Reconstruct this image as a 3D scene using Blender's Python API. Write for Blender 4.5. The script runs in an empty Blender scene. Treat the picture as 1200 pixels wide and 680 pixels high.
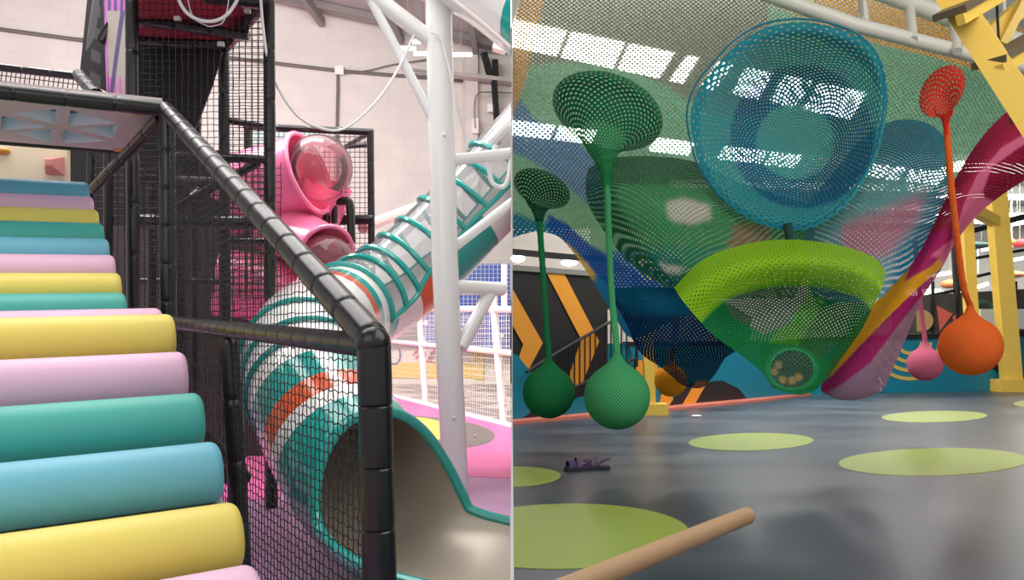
import bpy, bmesh, math, random
from mathutils import Vector, Matrix
from mathutils.geometry import tessellate_polygon

SC = bpy.context.scene
COL = SC.collection
random.seed(7)
F = 930.0            # focal length in pixels of the 1200 px wide frame
HZ = 395.0           # row of the horizon
EYE = 1.4

# ------------------------------------------------------------------ camera, world, light
cam_d = bpy.data.cameras.new('camera')
cam_d.sensor_width = 36.0
cam_d.lens = 36.0 * F / 1200.0
cam_d.shift_y = (HZ - 340.0) / 1200.0
cam_d.clip_start = 0.05
cam_d.clip_end = 200
cam = bpy.data.objects.new('camera', cam_d)
COL.objects.link(cam)
cam.location = (0, 0, EYE)
cam.rotation_euler = (math.pi / 2, 0, 0)
SC.camera = cam

SC.view_settings.view_transform = 'Standard'
SC.view_settings.look = 'None'
SC.view_settings.gamma = 1.0
SC.view_settings.exposure = 0.0
SC.view_settings.use_curve_mapping = False
try:
    SC.cycles.transparent_max_bounces = 40
    SC.cycles.max_bounces = 8
except Exception:
    pass

world = bpy.data.worlds.new('world')
SC.world = world
world.use_nodes = True
bg = world.node_tree.nodes['Background']
bg.inputs[0].default_value = (1.0, 0.985, 0.96, 1)
bg.inputs[1].default_value = 0.68


def area(name, loc, size, energy, rot=(0, 0, 0), col=(1, 0.985, 0.965)):
    d = bpy.data.lights.new(name, 'AREA')
    d.shape = 'RECTANGLE'
    d.size, d.size_y = size
    d.energy = energy
    d.color = col
    o = bpy.data.objects.new(name, d)
    COL.objects.link(o)
    o.location = loc
    o.rotation_euler = rot
    return o


area('fill_lamp_left', (-3.2, 7.0, 7.4), (6, 9), 720)  # added overhead fill for the left hall, without any fixture
area('fill_lamp_block_wall', (-6.0, 9.5, 8.8), (9, 3), 1750, (math.radians(46), 0, 0))  # fill lamp added and tilted to brighten the block wall
area('fill_lamp_right', (6.0, 4.5, 7.3), (10, 12), 1200, (math.radians(30), 0, 0))  # unseen fill added above the frame, aimed into the right hall
area('fill_lamp_far', (16, 25, 6.6), (20, 1.5), 2400, (math.radians(34), 0, 0))  # fill added to brighten the far wall, separate from the skylight panes
area('fill_lamp_middle', (4.2, 12.3, 6.9), (8, 1.2), 800, (math.radians(48), 0, 0))  # added behind the canopy net to brighten the painted wall; no fixture
area('fill_lamp_behind_camera', (-3.0, -2.5, 4.2), (5, 3), 70, (math.radians(62), 0, 0))  # weak fill lamp added behind the camera, on the left hall's side


# ------------------------------------------------------------------ helpers
def P(px, py, y):
    return Vector(((px - 600) * y / F, y, EYE - (py - HZ) * y / F))


def FL(px, py, z=0.0):
    y = (EYE - z) * F / (py - HZ)
    return P(px, py, y)


def PZ(px, py, z):
    y = (EYE - z) * F / (py - HZ)
    return P(px, py, y)


def lin(c):
    out = []
    for v in c[:3]:
        v = v / 255.0
        out.append(v / 12.92 if v <= 0.04045 else ((v + 0.055) / 1.055) ** 2.4)
    return (out[0], out[1], out[2], 1.0)


def cr(pts, n, closed=False):
    """Catmull-Rom resample of tuples to n points (chord-length spaced)."""
    pts = [tuple(p) for p in pts]
    m = len(pts)
    if m == 1:
        return [pts[0]] * n
    dim = len(pts[0])
    segs = m if closed else m - 1

    def get(i):
        if closed:
            return pts[i % m]
        if i < 0:
            return tuple(2 * a - b for a, b in zip(pts[0], pts[1]))
        if i >= m:
            return tuple(2 * a - b for a, b in zip(pts[-1], pts[-2]))
        return pts[i]
    dense = []
    S = 24
    for i in range(segs):
        p0, p1, p2, p3 = get(i - 1), get(i), get(i + 1), get(i + 2)
        for k in range(S):
            t = k / S
            t2, t3 = t * t, t * t * t
            dense.append(tuple(0.5 * (2 * p1[d] + (p2[d] - p0[d]) * t + (2 * p0[d] - 5 * p1[d] + 4 * p2[d] - p3[d]) * t2
                                      + (3 * p1[d] - p0[d] - 3 * p2[d] + p3[d]) * t3) for d in range(dim)))
    dense.append(get(0) if closed else pts[-1])
    L = [0.0]
    for a, b in zip(dense, dense[1:]):
        L.append(L[-1] + math.sqrt(sum((x - y) ** 2 for x, y in zip(a, b))))
    tot = L[-1] or 1e-9
    out = []
    j = 0
    cnt = n if closed else n - 1
    for i in range(n):
        s = tot * i / cnt
        while j < len(L) - 2 and L[j + 1] < s:
            j += 1
        t = (s - L[j]) / max(1e-9, L[j + 1] - L[j])
        t = min(1, max(0, t))
        out.append(tuple(a + (b - a) * t for a, b in zip(dense[j], dense[j + 1])))
    return out


# ------------------------------------------------------------------ materials
def mat(name, col, rough=0.6, metal=0.0, noise=0.0, scale=6.0, bump=0.0, spec=None, alpha=1.0, coat=0.0, emit=0.0):
    m = bpy.data.materials.new(name)
    m.use_nodes = True
    nt = m.node_tree
    b = nt.nodes['Principled BSDF']
    c = lin(col)
    b.inputs['Base Color'].default_value = c
    b.inputs['Roughness'].default_value = rough
    b.inputs['Metallic'].default_value = metal
    if spec is not None:
        b.inputs['Specular IOR Level'].default_value = spec
    if coat:
        b.inputs['Coat Weight'].default_value = coat
        b.inputs['Coat Roughness'].default_value = 0.08
    if alpha < 1:
        b.inputs['Alpha'].default_value = alpha
    if emit:
        b.inputs['Emission Color'].default_value = c
        b.inputs['Emission Strength'].default_value = emit
    if noise or bump:
        tc = nt.nodes.new('ShaderNodeTexCoord')
        n = nt.nodes.new('ShaderNodeTexNoise')
        n.inputs['Scale'].default_value = scale
        n.inputs['Detail'].default_value = 6
        nt.links.new(tc.outputs['Object'], n.inputs['Vector'])
        if noise:
            r = nt.nodes.new('ShaderNodeMix')
            r.data_type = 'RGBA'
            r.inputs['A'].default_value = tuple(v * (1 - noise) for v in c[:3]) + (1,)
            r.inputs['B'].default_value = tuple(min(1, v * (1 + noise)) for v in c[:3]) + (1,)
            nt.links.new(n.outputs['Fac'], r.inputs['Factor'])
            nt.links.new(r.outputs['Result'], b.inputs['Base Color'])
        if bump:
            bp = nt.nodes.new('ShaderNodeBump')
            bp.inputs['Strength'].default_value = bump
            bp.inputs['Distance'].default_value = 0.02
            nt.links.new(n.outputs['Fac'], bp.inputs['Height'])
            nt.links.new(bp.outputs['Normal'], b.inputs['Normal'])
    return m


def clear_mat(name, col, alpha, rough=0.08):
    """thin clear plastic: mostly see-through with glossy highlights"""
    m = bpy.data.materials.new(name)
    m.use_nodes = True
    nt = m.node_tree
    nt.nodes.clear()
    out = nt.nodes.new('ShaderNodeOutputMaterial')
    tr = nt.nodes.new('ShaderNodeBsdfTransparent')
    tr.inputs[0].default_value = lin(col)
    gl = nt.nodes.new('ShaderNodeBsdfGlossy')
    gl.inputs['Roughness'].default_value = rough
    df = nt.nodes.new('ShaderNodeBsdfDiffuse')
    df.inputs[0].default_value = lin(col)
    fr = nt.nodes.new('ShaderNodeFresnel')
    fr.inputs[0].default_value = 1.5
    m1 = nt.nodes.new('ShaderNodeMixShader')
    m1.inputs[0].default_value = alpha
    nt.links.new(tr.outputs[0], m1.inputs[1])
    nt.links.new(df.outputs[0], m1.inputs[2])
    m2 = nt.nodes.new('ShaderNodeMixShader')
    nt.links.new(fr.outputs[0], m2.inputs[0])
    nt.links.new(m1.outputs[0], m2.inputs[1])
    nt.links.new(gl.outputs[0], m2.inputs[2])
    nt.links.new(m2.outputs[0], out.inputs[0])
    return m


def math_node(nt, op, a, b=None):
    n = nt.nodes.new('ShaderNodeMath')
    n.operation = op
    for i, v in enumerate((a, b)):
        if v is None:
            continue
        if isinstance(v, (int, float)):
            n.inputs[i].default_value = v
        else:
            nt.links.new(v, n.inputs[i])
    return n.outputs[0]


def crochet_mat(name, cell=0.075, thresh=0.25, soft=0.5, col=None, solid=False, row=0.0):
    """knotted net: staggered holes laid out along the rows of the knitting (UV in metres)"""
    m = bpy.data.materials.new(name)
    m.use_nodes = True
    nt = m.node_tree
    nt.nodes.clear()
    out = nt.nodes.new('ShaderNodeOutputMaterial')
    uv = nt.nodes.new('ShaderNodeUVMap')
    sep = nt.nodes.new('ShaderNodeSeparateXYZ')
    nt.links.new(uv.outputs[0], sep.inputs[0])
    k = 2 * math.pi / cell / 1.0
    nz = nt.nodes.new('ShaderNodeTexNoise')
    nz.inputs['Scale'].default_value = 3.0
    nt.links.new(uv.outputs[0], nz.inputs['Vector'])
    wob = math_node(nt, 'MULTIPLY', math_node(nt, 'SUBTRACT', nz.outputs['Fac'], 0.5), 2.2)
    cu = math_node(nt, 'COSINE', math_node(nt, 'ADD', math_node(nt, 'MULTIPLY', sep.outputs[0], k * 0.5), wob))
    cv = math_node(nt, 'COSINE', math_node(nt, 'ADD', math_node(nt, 'MULTIPLY', sep.outputs[1], k * 0.5), wob))
    pr = math_node(nt, 'MULTIPLY', cu, cv)
    mr = nt.nodes.new('ShaderNodeMapRange')
    mr.interpolation_type = 'SMOOTHSTEP'
    mr.inputs['From Min'].default_value = thresh - soft / 2
    mr.inputs['From Max'].default_value = thresh + soft / 2
    if col is None:
        at = nt.nodes.new('ShaderNodeAttribute')
        at.attribute_name = 'Col'
        csock = at.outputs['Color']
        nt.links.new(math_node(nt, 'ADD', pr, math_node(nt, 'SUBTRACT', at.outputs['Alpha'], 1.0)), mr.inputs['Value'])
    else:
        rgb = nt.nodes.new('ShaderNodeRGB')
        rgb.outputs[0].default_value = lin(col)
        csock = rgb.outputs[0]
        nt.links.new(pr, mr.inputs['Value'])
    bp = nt.nodes.new('ShaderNodeBump')
    bp.inputs['Strength'].default_value = 0.7
    bp.inputs['Distance'].default_value = cell * 0.3
    bp.invert = True
    nt.links.new(mr.outputs[0], bp.inputs['Height'])
    df = nt.nodes.new('ShaderNodeBsdfDiffuse')
    nt.links.new(csock, df.inputs[0])
    nt.links.new(bp.outputs[0], df.inputs['Normal'])
    tl = nt.nodes.new('ShaderNodeBsdfTranslucent')
    nt.links.new(csock, tl.inputs[0])
    yarn = nt.nodes.new('ShaderNodeMixShader')
    yarn.inputs[0].default_value = 0.12 if solid else 0.4
    nt.links.new(df.outputs[0], yarn.inputs[1])
    nt.links.new(tl.outputs[0], yarn.inputs[2])
    if solid:
        core = nt.nodes.new('ShaderNodeBsdfDiffuse')
        mx = nt.nodes.new('ShaderNodeMix')
        mx.data_type = 'RGBA'
        mx.blend_type = 'MULTIPLY'
        mx.inputs['Factor'].default_value = 1.0
        nt.links.new(csock, mx.inputs['A'])
        mx.inputs['B'].default_value = (0.35, 0.3, 0.3, 1)
        nt.links.new(mx.outputs['Result'], core.inputs[0])
        hole = core.outputs[0]
    else:
        tr = nt.nodes.new('ShaderNodeBsdfTransparent')
        hole = tr.outputs[0]
    fin = nt.nodes.new('ShaderNodeMixShader')
    nt.links.new(mr.outputs[0], fin.inputs[0])
    nt.links.new(yarn.outputs[0], fin.inputs[1])
    nt.links.new(hole, fin.inputs[2])
    nt.links.new(fin.outputs[0], out.inputs[0])
    return m


# ------------------------------------------------------------------ mesh builder
def prop(o, label=None, cat=None, group=None, kind=None):
    if label:
        o['label'] = label
    if cat:
        o['category'] = cat
    if group:
        o['group'] = group
    if kind:
        o['kind'] = kind
    return o


def thing(name, label, cat, loc, group=None):
    o = bpy.data.objects.new(name, None)
    o.empty_display_size = 0.1
    COL.objects.link(o)
    o.location = loc
    return prop(o, label, cat, group)


WLOC = {}


def wloc(o):
    v = Vector((0, 0, 0))
    while o is not None:
        v = v + Vector(o.location)
        o = o.parent
    return v


class MB:
    def __init__(s):
        s.v, s.f, s.m, s.uv, s.c = [], [], [], {}, {}

    def add(s, vs, fs, mi=0):
        b = len(s.v)
        s.v += [Vector(p) for p in vs]
        for f in fs:
            s.f.append([i + b for i in f])
            s.m.append(mi)
        return b

    def box(s, c, size, rot=None, mi=0):
        hx, hy, hz = size[0] / 2, size[1] / 2, size[2] / 2
        vs = [Vector((x * hx, y * hy, z * hz)) for x in (-1, 1) for y in (-1, 1) for z in (-1, 1)]
        if rot is not None:
            vs = [rot @ p for p in vs]
        vs = [p + Vector(c) for p in vs]
        s.add(vs, [(0, 1, 3, 2), (4, 6, 7, 5), (0, 4, 5, 1), (2, 3, 7, 6), (0, 2, 6, 4), (1, 5, 7, 3)], mi)
        return s

    def beam(s, a, b, w, h, mi=0, up=(0, 0, 1)):
        a, b = Vector(a), Vector(b)
        t = (b - a)
        L = t.length
        t.normalize()
        side = t.cross(Vector(up))
        if side.length < 1e-4:
            side = t.cross(Vector((0, 1, 0)))
        side.normalize()
        u = side.cross(t)
        R = Matrix((side, t, u)).transposed()
        return s.box((a + b) / 2, (w, L, h), R, mi)

    def tube(s, pts, r, seg=10, caps=True, mi=0, closed=False):
        pts = [Vector(p) for p in pts]
        n = len(pts)
        rs = r if isinstance(r, (list, tuple)) else [r] * n
        vs, fs = [], []
        prev = None
        for i, p in enumerate(pts):
            if closed:
                t = pts[(i + 1) % n] - pts[i - 1]
            else:
                t = pts[min(i + 1, n - 1)] - pts[max(i - 1, 0)]
            if t.length < 1e-9:
                t = Vector((0, 0, 1))
            t.normalize()
            if prev is None:
                a = Vector((0, 0, 1)) if abs(t.z) < 0.9 else Vector((0, 1, 0))
                u = t.cross(a).normalized()
            else:
                u = prev - t * prev.dot(t)
                u.normalize()
            w = t.cross(u)
            prev = u
            for k in range(seg):
                th = 2 * math.pi * k / seg
                vs.append(p + (u * math.cos(th) + w * math.sin(th)) * rs[i])
        m = n if closed else n - 1
        for i in range(m):
            j = (i + 1) % n
            for k in range(seg):
                q = (k + 1) % seg
                fs.append((i * seg + k, i * seg + q, j * seg + q, j * seg + k))
        if caps and not closed:
            fs.append(tuple(reversed(range(seg))))
            fs.append(tuple(range((n - 1) * seg, n * seg)))
        s.add(vs, fs, mi)
        return s

    def pad(s, a, b, r, step=0.24, seg=12, mi=0):
        """foam sleeved pipe: sleeves pinched by ties at regular steps"""
        a, b = Vector(a), Vector(b)
        L = (b - a).length
        n = max(1, round(L / step))
        pts, rs = [], []
        for i in range(n):
            for f, q in ((0.0, 0.90), (0.03, 0.99), (0.12, 1.0), (0.5, 1.015), (0.88, 1.0), (0.97, 0.99)):
                pts.append(a + (b - a) * ((i + f) / n))
                rs.append(r * q)
        pts.append(b)
        rs.append(r * 0.9)
        return s.tube(pts, rs, seg, True, mi)

    def grid(s, rows, closed=False, mi=0, uvs=None, cols=None):
        n, m = len(rows), len(rows[0])
        vs = [p for r in rows for p in r]
        fs = []
        for i in range(n - 1):
            for j in range(m if closed else m - 1):
                q = (j + 1) % m
                fs.append((i * m + j, i * m + q, (i + 1) * m + q, (i + 1) * m + j))
        b = s.add(vs, fs, mi)
        if uvs:
            for k, u in enumerate(p for r in uvs for p in r):
                s.uv[b + k] = u
        if cols:
            for k, u in enumerate(p for r in cols for p in r):
                s.c[b + k] = u
        return s

    def prism(s, poly, d, holes=(), mi=0, mi_side=None, mi_hole=None):
        """planar polygon (with holes) extruded by vector d"""
        d = Vector(d)
        loops = [[Vector(p) for p in poly]] + [[Vector(p) for p in h] for h in holes]
        flat = [p for l in loops for p in l]
        tris = tessellate_polygon(loops)
        n = len(flat)
        vs = flat + [p + d for p in flat]
        fs = [tuple(t) for t in tris] + [tuple(reversed([i + n for i in t])) for t in tris]
        s.add(vs, fs, mi)
        b = len(s.v) - len(vs)
        o = 0
        for li, l in enumerate(loops):
            k = len(l)
            mm = mi if mi_side is None else mi_side
            if li > 0 and mi_hole is not None:
                mm = mi_hole
            for i in range(k):
                j = (i + 1) % k
                s.f.append([b + o + i, b + o + j, b + o + j + n, b + o + i + n])
                s.m.append(mm)
            o += k
        return s

    def ell(s, c, rx, ry, rz, nu=24, nv=14, mi=0, v0=0.0, v1=math.pi, rot=None):
        rows = []
        for i in range(nv + 1):
            ph = v0 + (v1 - v0) * i / nv
            row = []
            for k in range(nu):
                th = 2 * math.pi * k / nu
                p = Vector((rx * math.sin(ph) * math.cos(th), ry * math.sin(ph) * math.sin(th), rz * math.cos(ph)))
                if rot is not None:
                    p = rot @ p
                row.append(p + Vector(c))
            rows.append(row)
        return s.grid(rows, closed=True, mi=mi)

    def net(s, pts, d1, d2, step1, step2, r, wob=0.0, mi=0, jx=0.0):
        """square mesh of cords over a planar polygon; d1, d2 in-plane directions"""
        pts = [Vector(p) for p in pts]
        o = pts[0]
        d1, d2 = Vector(d1).normalized(), Vector(d2)
        d2 = (d2 - d1 * d2.dot(d1)).normalized()
        nrm = d1.cross(d2)
        q = [((p - o).dot(d1), (p - o).dot(d2)) for p in pts]

        def scan(axis, step):
            oth = 1 - axis
            lo, hi = min(p[oth] for p in q), max(p[oth] for p in q)
            t = lo + step * 0.5
            ln = 0
            while t < hi:
                xs = []
                for i in range(len(q)):
                    a, b = q[i], q[(i + 1) % len(q)]
                    if (a[oth] <= t) != (b[oth] <= t):
                        f = (t - a[oth]) / (b[oth] - a[oth])
                        xs.append(a[axis] + f * (b[axis] - a[axis]))
                xs.sort()
                for x0, x1 in zip(xs[::2], xs[1::2]):
                    if x1 - x0 < 0.01:
                        continue
                    n = 1
                    if wob:
                        n = max(1, int((x1 - x0) / (step * 1.0)))
                    line = []
                    for i in range(n + 1):
                        x = x0 + (x1 - x0) * i / n
                        tt = t + (random.uniform(-wob, wob) + (jx * (1 if (i + ln) % 2 else -1)) if wob else 0)
                        zz = 0.0
                        p = o + (d1 * x + d2 * tt if axis == 0 else d1 * tt + d2 * x) + nrm * zz
                        line.append(p)
                    s.tube(line, r, 3, False, mi)
                t += step
                ln += 1
        scan(0, step2)
        scan(1, step1)
        return s

    def build(s, name, mats, parent=None, smooth=True, clip=None, sharp=35, label=None, dbl=False):
        if not isinstance(mats, (list, tuple)):
            mats = [mats]
        n = len(s.v)
        c = Vector((0, 0, 0))
        for p in s.v:
            c += p
        c /= max(1, n)
        me = bpy.data.meshes.new(name)
        me.from_pydata([tuple(p - c) for p in s.v], [], s.f)
        for m in mats:
            me.materials.append(m)
        me.polygons.foreach_set('material_index', s.m)
        if s.uv:
            ul = me.uv_layers.new(name='UVMap')
            for lp in me.loops:
                ul.data[lp.index].uv = s.uv.get(lp.vertex_index, (0, 0))
        if s.c:
            ca = me.color_attributes.new('Col', 'FLOAT_COLOR', 'POINT')
            for i in range(n):
                ca.data[i].color = s.c.get(i, (1, 1, 1, 1))
        if clip or not s.c:
            bm = bmesh.new()
            bm.from_mesh(me)
            if clip:
                x = -0.012 if clip == 'L' else 0.012
                g = bm.verts[:] + bm.edges[:] + bm.faces[:]
                bmesh.ops.bisect_plane(bm, geom=g, plane_co=(x - c.x, 0, 0), plane_no=(1, 0, 0) if clip == 'L' else (-1, 0, 0), clear_outer=True)
            if not s.c:
                bmesh.ops.recalc_face_normals(bm, faces=bm.faces[:])
            bm.to_mesh(me)
            bm.free()
        if smooth:
            me.polygons.foreach_set('use_smooth', [True] * len(me.polygons))
            try:
                me.set_sharp_from_angle(angle=math.radians(sharp))
            except Exception:
                pass
        me.update()
        o = bpy.data.objects.new(name, me)
        COL.objects.link(o)
        if parent is not None:
            o.parent = parent
            o.location = c - wloc(parent)
        else:
            o.location = c
        if label:
            o['label'] = label
        return o


def bevel(o, w, seg=2):
    m = o.modifiers.new('bevel', 'BEVEL')
    m.width = w
    m.segments = seg
    m.limit_method = 'ANGLE'
    return o


def inpoly(x, y, poly):
    r = False
    n = len(poly)
    for i in range(n):
        x1, y1 = poly[i]
        x2, y2 = poly[(i + 1) % n]
        if (y1 > y) != (y2 > y) and x < (x2 - x1) * (y - y1) / (y2 - y1) + x1:
            r = not r
    return r


def sheet(rows, nu, nv, colf, closed=False, keep=None, blur=1, even=False):
    """net surface through rows of (px, py, depth) control points -> MB with uv in metres and yarn colours"""
    R = [cr(r, nu, closed) for r in rows]
    cols_ = [cr([R[i][j] for i in range(len(R))], nv) for j in range(nu)]
    G = [[cols_[j][i] for j in range(nu)] for i in range(nv)]
    W = [[P(*p) for p in r] for r in G]
    mb = MB()
    if closed:
        W = [r + [r[0].copy()] for r in W]
        G = [r + [r[0]] for r in G]
    M = len(W[0])
    U = [[0.0] * M for _ in W]
    V = [[0.0] * M for _ in W]
    for i in range(nv):
        for j in range(1, M):
            U[i][j] = U[i][j - 1] + (W[i][j] - W[i][j - 1]).length
    for j in range(M):
        for i in range(1, nv):
            V[i][j] = V[i - 1][j] + (W[i][j] - W[i - 1][j]).length
    if closed or even:      # rings keep one stitch count, so stitches shrink with the ring
        av = sum(U[i][M - 1] for i in range(nv)) / nv
        wv = [sum(V[i]) / M for i in range(nv)]
        U = [[av * j / (M - 1) for j in range(M)] for _ in W]
        V = [[wv[i]] * M for i in range(nv)]
    else:           # rows measured from the middle
        U = [[x - r[M // 2] for x in r] for r in U]
    uvs = [[(U[i][j], V[i][j]) for j in range(M)] for i in range(nv)]
    M = len(W[0])
    cs = []
    for i in range(nv):
        row = []
        for j in range(M):
            c = colf(G[i][j][0], G[i][j][1], j / (M - 1), i / (nv - 1))
            row.append(lin(c)[:3] + (1.0 - (c[3] if len(c) > 3 else 0.0),))
        cs.append(row)
    for _ in range(blur):
        cs = [[tuple((cs[i][j][k] * 2 + cs[max(0, i - 1)][j][k] + cs[min(nv - 1, i + 1)][j][k] + cs[i][max(0, j - 1)][k] + cs[i][min(M - 1, j + 1)][k]) / 6 for k in range(4)) for j in range(M)] for i in range(nv)]
    mb.grid(W, uvs=uvs, cols=cs)
    if keep:
        fl, ml = [], []
        for f, mi in zip(mb.f, mb.m):
            a = [G[i // M][i % M] for i in f]
            if keep(sum(p[0] for p in a) / 4, sum(p[1] for p in a) / 4):
                fl.append(f)
                ml.append(mi)
        mb.f, mb.m = fl, ml
    return mb


def polymap(default, regs):
    def fn(px, py, u, v):
        for poly, c in regs:
            if inpoly(px, py, poly):
                return c
        return default
    return fn

# ------------------------------------------------------------------ shared materials
M_black = mat('black_vinyl', (17, 18, 19), 0.28, noise=0.25, scale=9, bump=0.12)
M_blackdull = mat('black_paint', (22, 22, 24), 0.6)
M_cord = mat('black_cord', (24, 24, 26), 0.7)
M_white = mat('white_enamel', (232, 236, 234), 0.25, coat=0.4)
M_teal = mat('teal_plastic', (24, 160, 152), 0.18, coat=0.6)
M_whiteplastic = mat('white_plastic', (238, 238, 236), 0.18, coat=0.6)
M_orange = mat('orange_plastic', (222, 92, 48), 0.2, coat=0.6)
M_pink = mat('pink_plastic', (250, 128, 172), 0.24, coat=0.6)
M_pinkclear = clear_mat('pink_clear_plastic', (252, 214, 222), 0.10)
M_clear = clear_mat('clear_plastic', (240, 244, 246), 0.14)
M_clearmilky = clear_mat('milky_clear_plastic', (236, 238, 238), 0.55)
M_yellow = mat('yellow_steel', (228, 190, 82), 0.4, noise=0.06, scale=3)
M_brown = mat('dark_wood', (92, 78, 56), 0.6, noise=0.2)


def block_mat():
    m = mat('painted_blockwork', (214, 208, 201), 0.8)
    nt = m.node_tree
    b = nt.nodes['Principled BSDF']
    uv = nt.nodes.new('ShaderNodeUVMap')
    br = nt.nodes.new('ShaderNodeTexBrick')
    br.inputs['Color1'].default_value = lin((226, 220, 213))
    br.inputs['Color2'].default_value = lin((224, 218, 211))
    br.inputs['Mortar'].default_value = lin((218, 212, 205))
    br.inputs['Scale'].default_value = 1.0
    br.inputs['Brick Width'].default_value = 0.9
    br.inputs['Row Height'].default_value = 0.42
    br.inputs['Mortar Size'].default_value = 0.012
    nt.links.new(uv.outputs[0], br.inputs['Vector'])
    n = nt.nodes.new('ShaderNodeTexNoise')
    n.inputs['Scale'].default_value = 0.9
    n.inputs['Detail'].default_value = 8
    nt.links.new(uv.outputs[0], n.inputs['Vector'])
    rp = nt.nodes.new('ShaderNodeMapRange')
    rp.inputs['To Min'].default_value = 0.82
    rp.inputs['To Max'].default_value = 1.1
    nt.links.new(n.outputs['Fac'], rp.inputs['Value'])
    mx = nt.nodes.new('ShaderNodeMix')
    mx.data_type = 'RGBA'
    mx.blend_type = 'MULTIPLY'
    mx.inputs['Factor'].default_value = 1.0
    nt.links.new(br.outputs['Color'], mx.inputs['A'])
    nt.links.new(rp.outputs[0], mx.inputs['B'])
    nt.links.new(mx.outputs['Result'], b.inputs['Base Color'])
    bp = nt.nodes.new('ShaderNodeBump')
    bp.inputs['Strength'].default_value = 0.12
    bp.inputs['Distance'].default_value = 0.01
    nt.links.new(br.outputs['Fac'], bp.inputs['Height'])
    bp.invert = True
    nt.links.new(bp.outputs[0], b.inputs['Normal'])
    return m


M_block = block_mat()
M_roof = mat('roof_sheet', (176, 172, 168), 0.6, noise=0.1, scale=0.6)
M_roofdark = mat('roof_purlin', (140, 136, 132), 0.5)
M_sky = mat('skylight_pane', (255, 252, 248), 0.5, emit=13.0)
M_lamp = mat('tube_light', (255, 252, 246), 0.5, emit=4.0)


def structure(o):
    o['kind'] = 'structure'
    return o


# ------------------------------------------------------------------ the left hall's block wall
def WL(px, py, off=0.0):
    k = (px - 600) / F
    y = 25.0 / (1 - 0.332 * k) - off
    return P(px, py, y)


mb = MB()
A, B = WL(-60, 700), WL(600, 700)
zA, zB = 11.8, 10.27
wa, wb = Vector((A.x, A.y, 0)), Vector((B.x, B.y, 0))
L = (wb - wa).length
nb = mb.add([wa, wb, wb + Vector((0, 0, zB)), wa + Vector((0, 0, zA))], [(0, 1, 2, 3)])
for i, u in enumerate([(0, 0), (L, 0), (L, zB), (0, zA)]):
    mb.uv[nb + i] = u
wdir = (wb - wa).normalized()
wn = Vector((-wdir.y, wdir.x, 0))
nb = mb.add([wa + wn * .2, wb + wn * .2, wb + wn * .2 + Vector((0, 0, zB)), wa + wn * .2 + Vector((0, 0, zA))], [(3, 2, 1, 0)])
structure(mb.build('wall_left', M_block, smooth=False))

# nearer pier of the block wall by the partition
mb = MB()
for (x0, x1, off, top) in ((546, 560, 0.45, 60), (556, 600, 0.25, 62)):
    a, b = WL(x0, 700, off), WL(x1, 700, off)
    t = WL(x0, top, off).z
    vs = []
    for p in (a, b):
        for dd in (0, off + 0.02):
            vs.append(Vector((p.x, p.y, 0)) + wn * dd)
    lo = [vs[0], vs[2], vs[3], vs[1]]
    q0 = mb.add(lo + [p + Vector((0, 0, t)) for p in lo], [(0, 1, 5, 4), (1, 2, 6, 5), (2, 3, 7, 6), (3, 0, 4, 7), (4, 5, 6, 7)])
    for i in range(8):
        mb.uv[q0 + i] = (i % 2 * 0.6, 0 if i < 4 else t)
structure(mb.build('trim_1', M_block, smooth=False, clip='L'))

# ceiling of the left hall: sheets on purlins, sloping up towards the viewer
mb = MB()
ca, cb = wa + Vector((0, 0, zA)), wb + Vector((0, 0, zB))
fa, fb = Vector((-22, -3, 13.4)), Vector((0, -3, 13.0))
mb.add([ca + Vector((-6, -2, 0.6)), cb, fb, fa], [(0, 1, 2, 3)])
mb.add([p + Vector((0, 0, .1)) for p in (ca + Vector((-6, -2, 0.6)), cb, fb, fa)], [(3, 2, 1, 0)])
structure(mb.build('ceiling_left', M_roof, smooth=False))
mb = MB()
for i in range(9):
    t = 0.03 + i * 0.07
    a = ca.lerp(fa, t) + Vector((0, 0, -.12))
    b = cb.lerp(fb, t) + Vector((-.02, 0, -.12))
    mb.beam(a, b, 0.09, 0.2)
for i in range(7):
    t = i / 6.5
    a = ca.lerp(cb, t) + Vector((0, -.05, -.3))
    b = fa.lerp(fb, t) + Vector((0, 0, -.3))
    mb.beam(a, b, 0.16, 0.26)
structure(mb.build('trim_2', M_roofdark, smooth=False, clip='L'))
for (px, py, w) in ((493, 38, 15), (507, 30, 14), (500, 62, 30), (478, 56, 18), (488, 48, 9), (540, 63, 26)):
    y = 22.5 - (600 - px) * 0.022
    c = P(px, py, y)
    ln = w * y / F / 2
    mb = MB().beam(c - Vector((ln, 0, .02)), c + Vector((ln, 0, -.02)), .12, .07)
    o = thing('strip_light', None, None, c)
    mb.build('tube', M_lamp, o, smooth=False)
    MB().tube([c, c + Vector((0, 0, 1.9))], .012, 6).build('hanger', M_roofdark, o)
    prop(o, {493: 'short glowing strip light under roof, just left of white post top', 507: 'glowing strip light under roof, highest by the white post',
             500: 'long glowing strip light passing behind the white post', 478: 'glowing strip light left of the white post and lowest there',
             488: 'tiny glowing strip light hidden behind the white post', 540: 'long glowing strip light right of the white post'}[px],
         'ceiling light', 'strip lights under the left roof')

# partition between the two halls (seen edge-on)
mb = MB()
mb.box((0, 14.6, 5.1), (0.003, 22.0, 10.2))
structure(mb.build('wall_partition', mat('partition_board', (206, 202, 198), 0.7), smooth=False))

# ------------------------------------------------------------------ floor, left hall
M_lilac = mat('lilac_rubber', (196, 152, 190), 0.5, noise=0.05, scale=2)
M_pinkfloor = mat('pink_rubber', (232, 116, 172), 0.45, noise=0.05, scale=2)
M_greyfloor = mat('grey_rubber', (120, 112, 108), 0.6, noise=0.08, scale=3)
M_yellowfloor = mat('yellow_rubber', (232, 206, 92), 0.55, noise=0.05, scale=3)
mb = MB()
mb.box((-12, 12, -0.1), (24, 34, 0.2))
structure(mb.build('floor_left', M_lilac, smooth=False, clip='L'))


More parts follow.
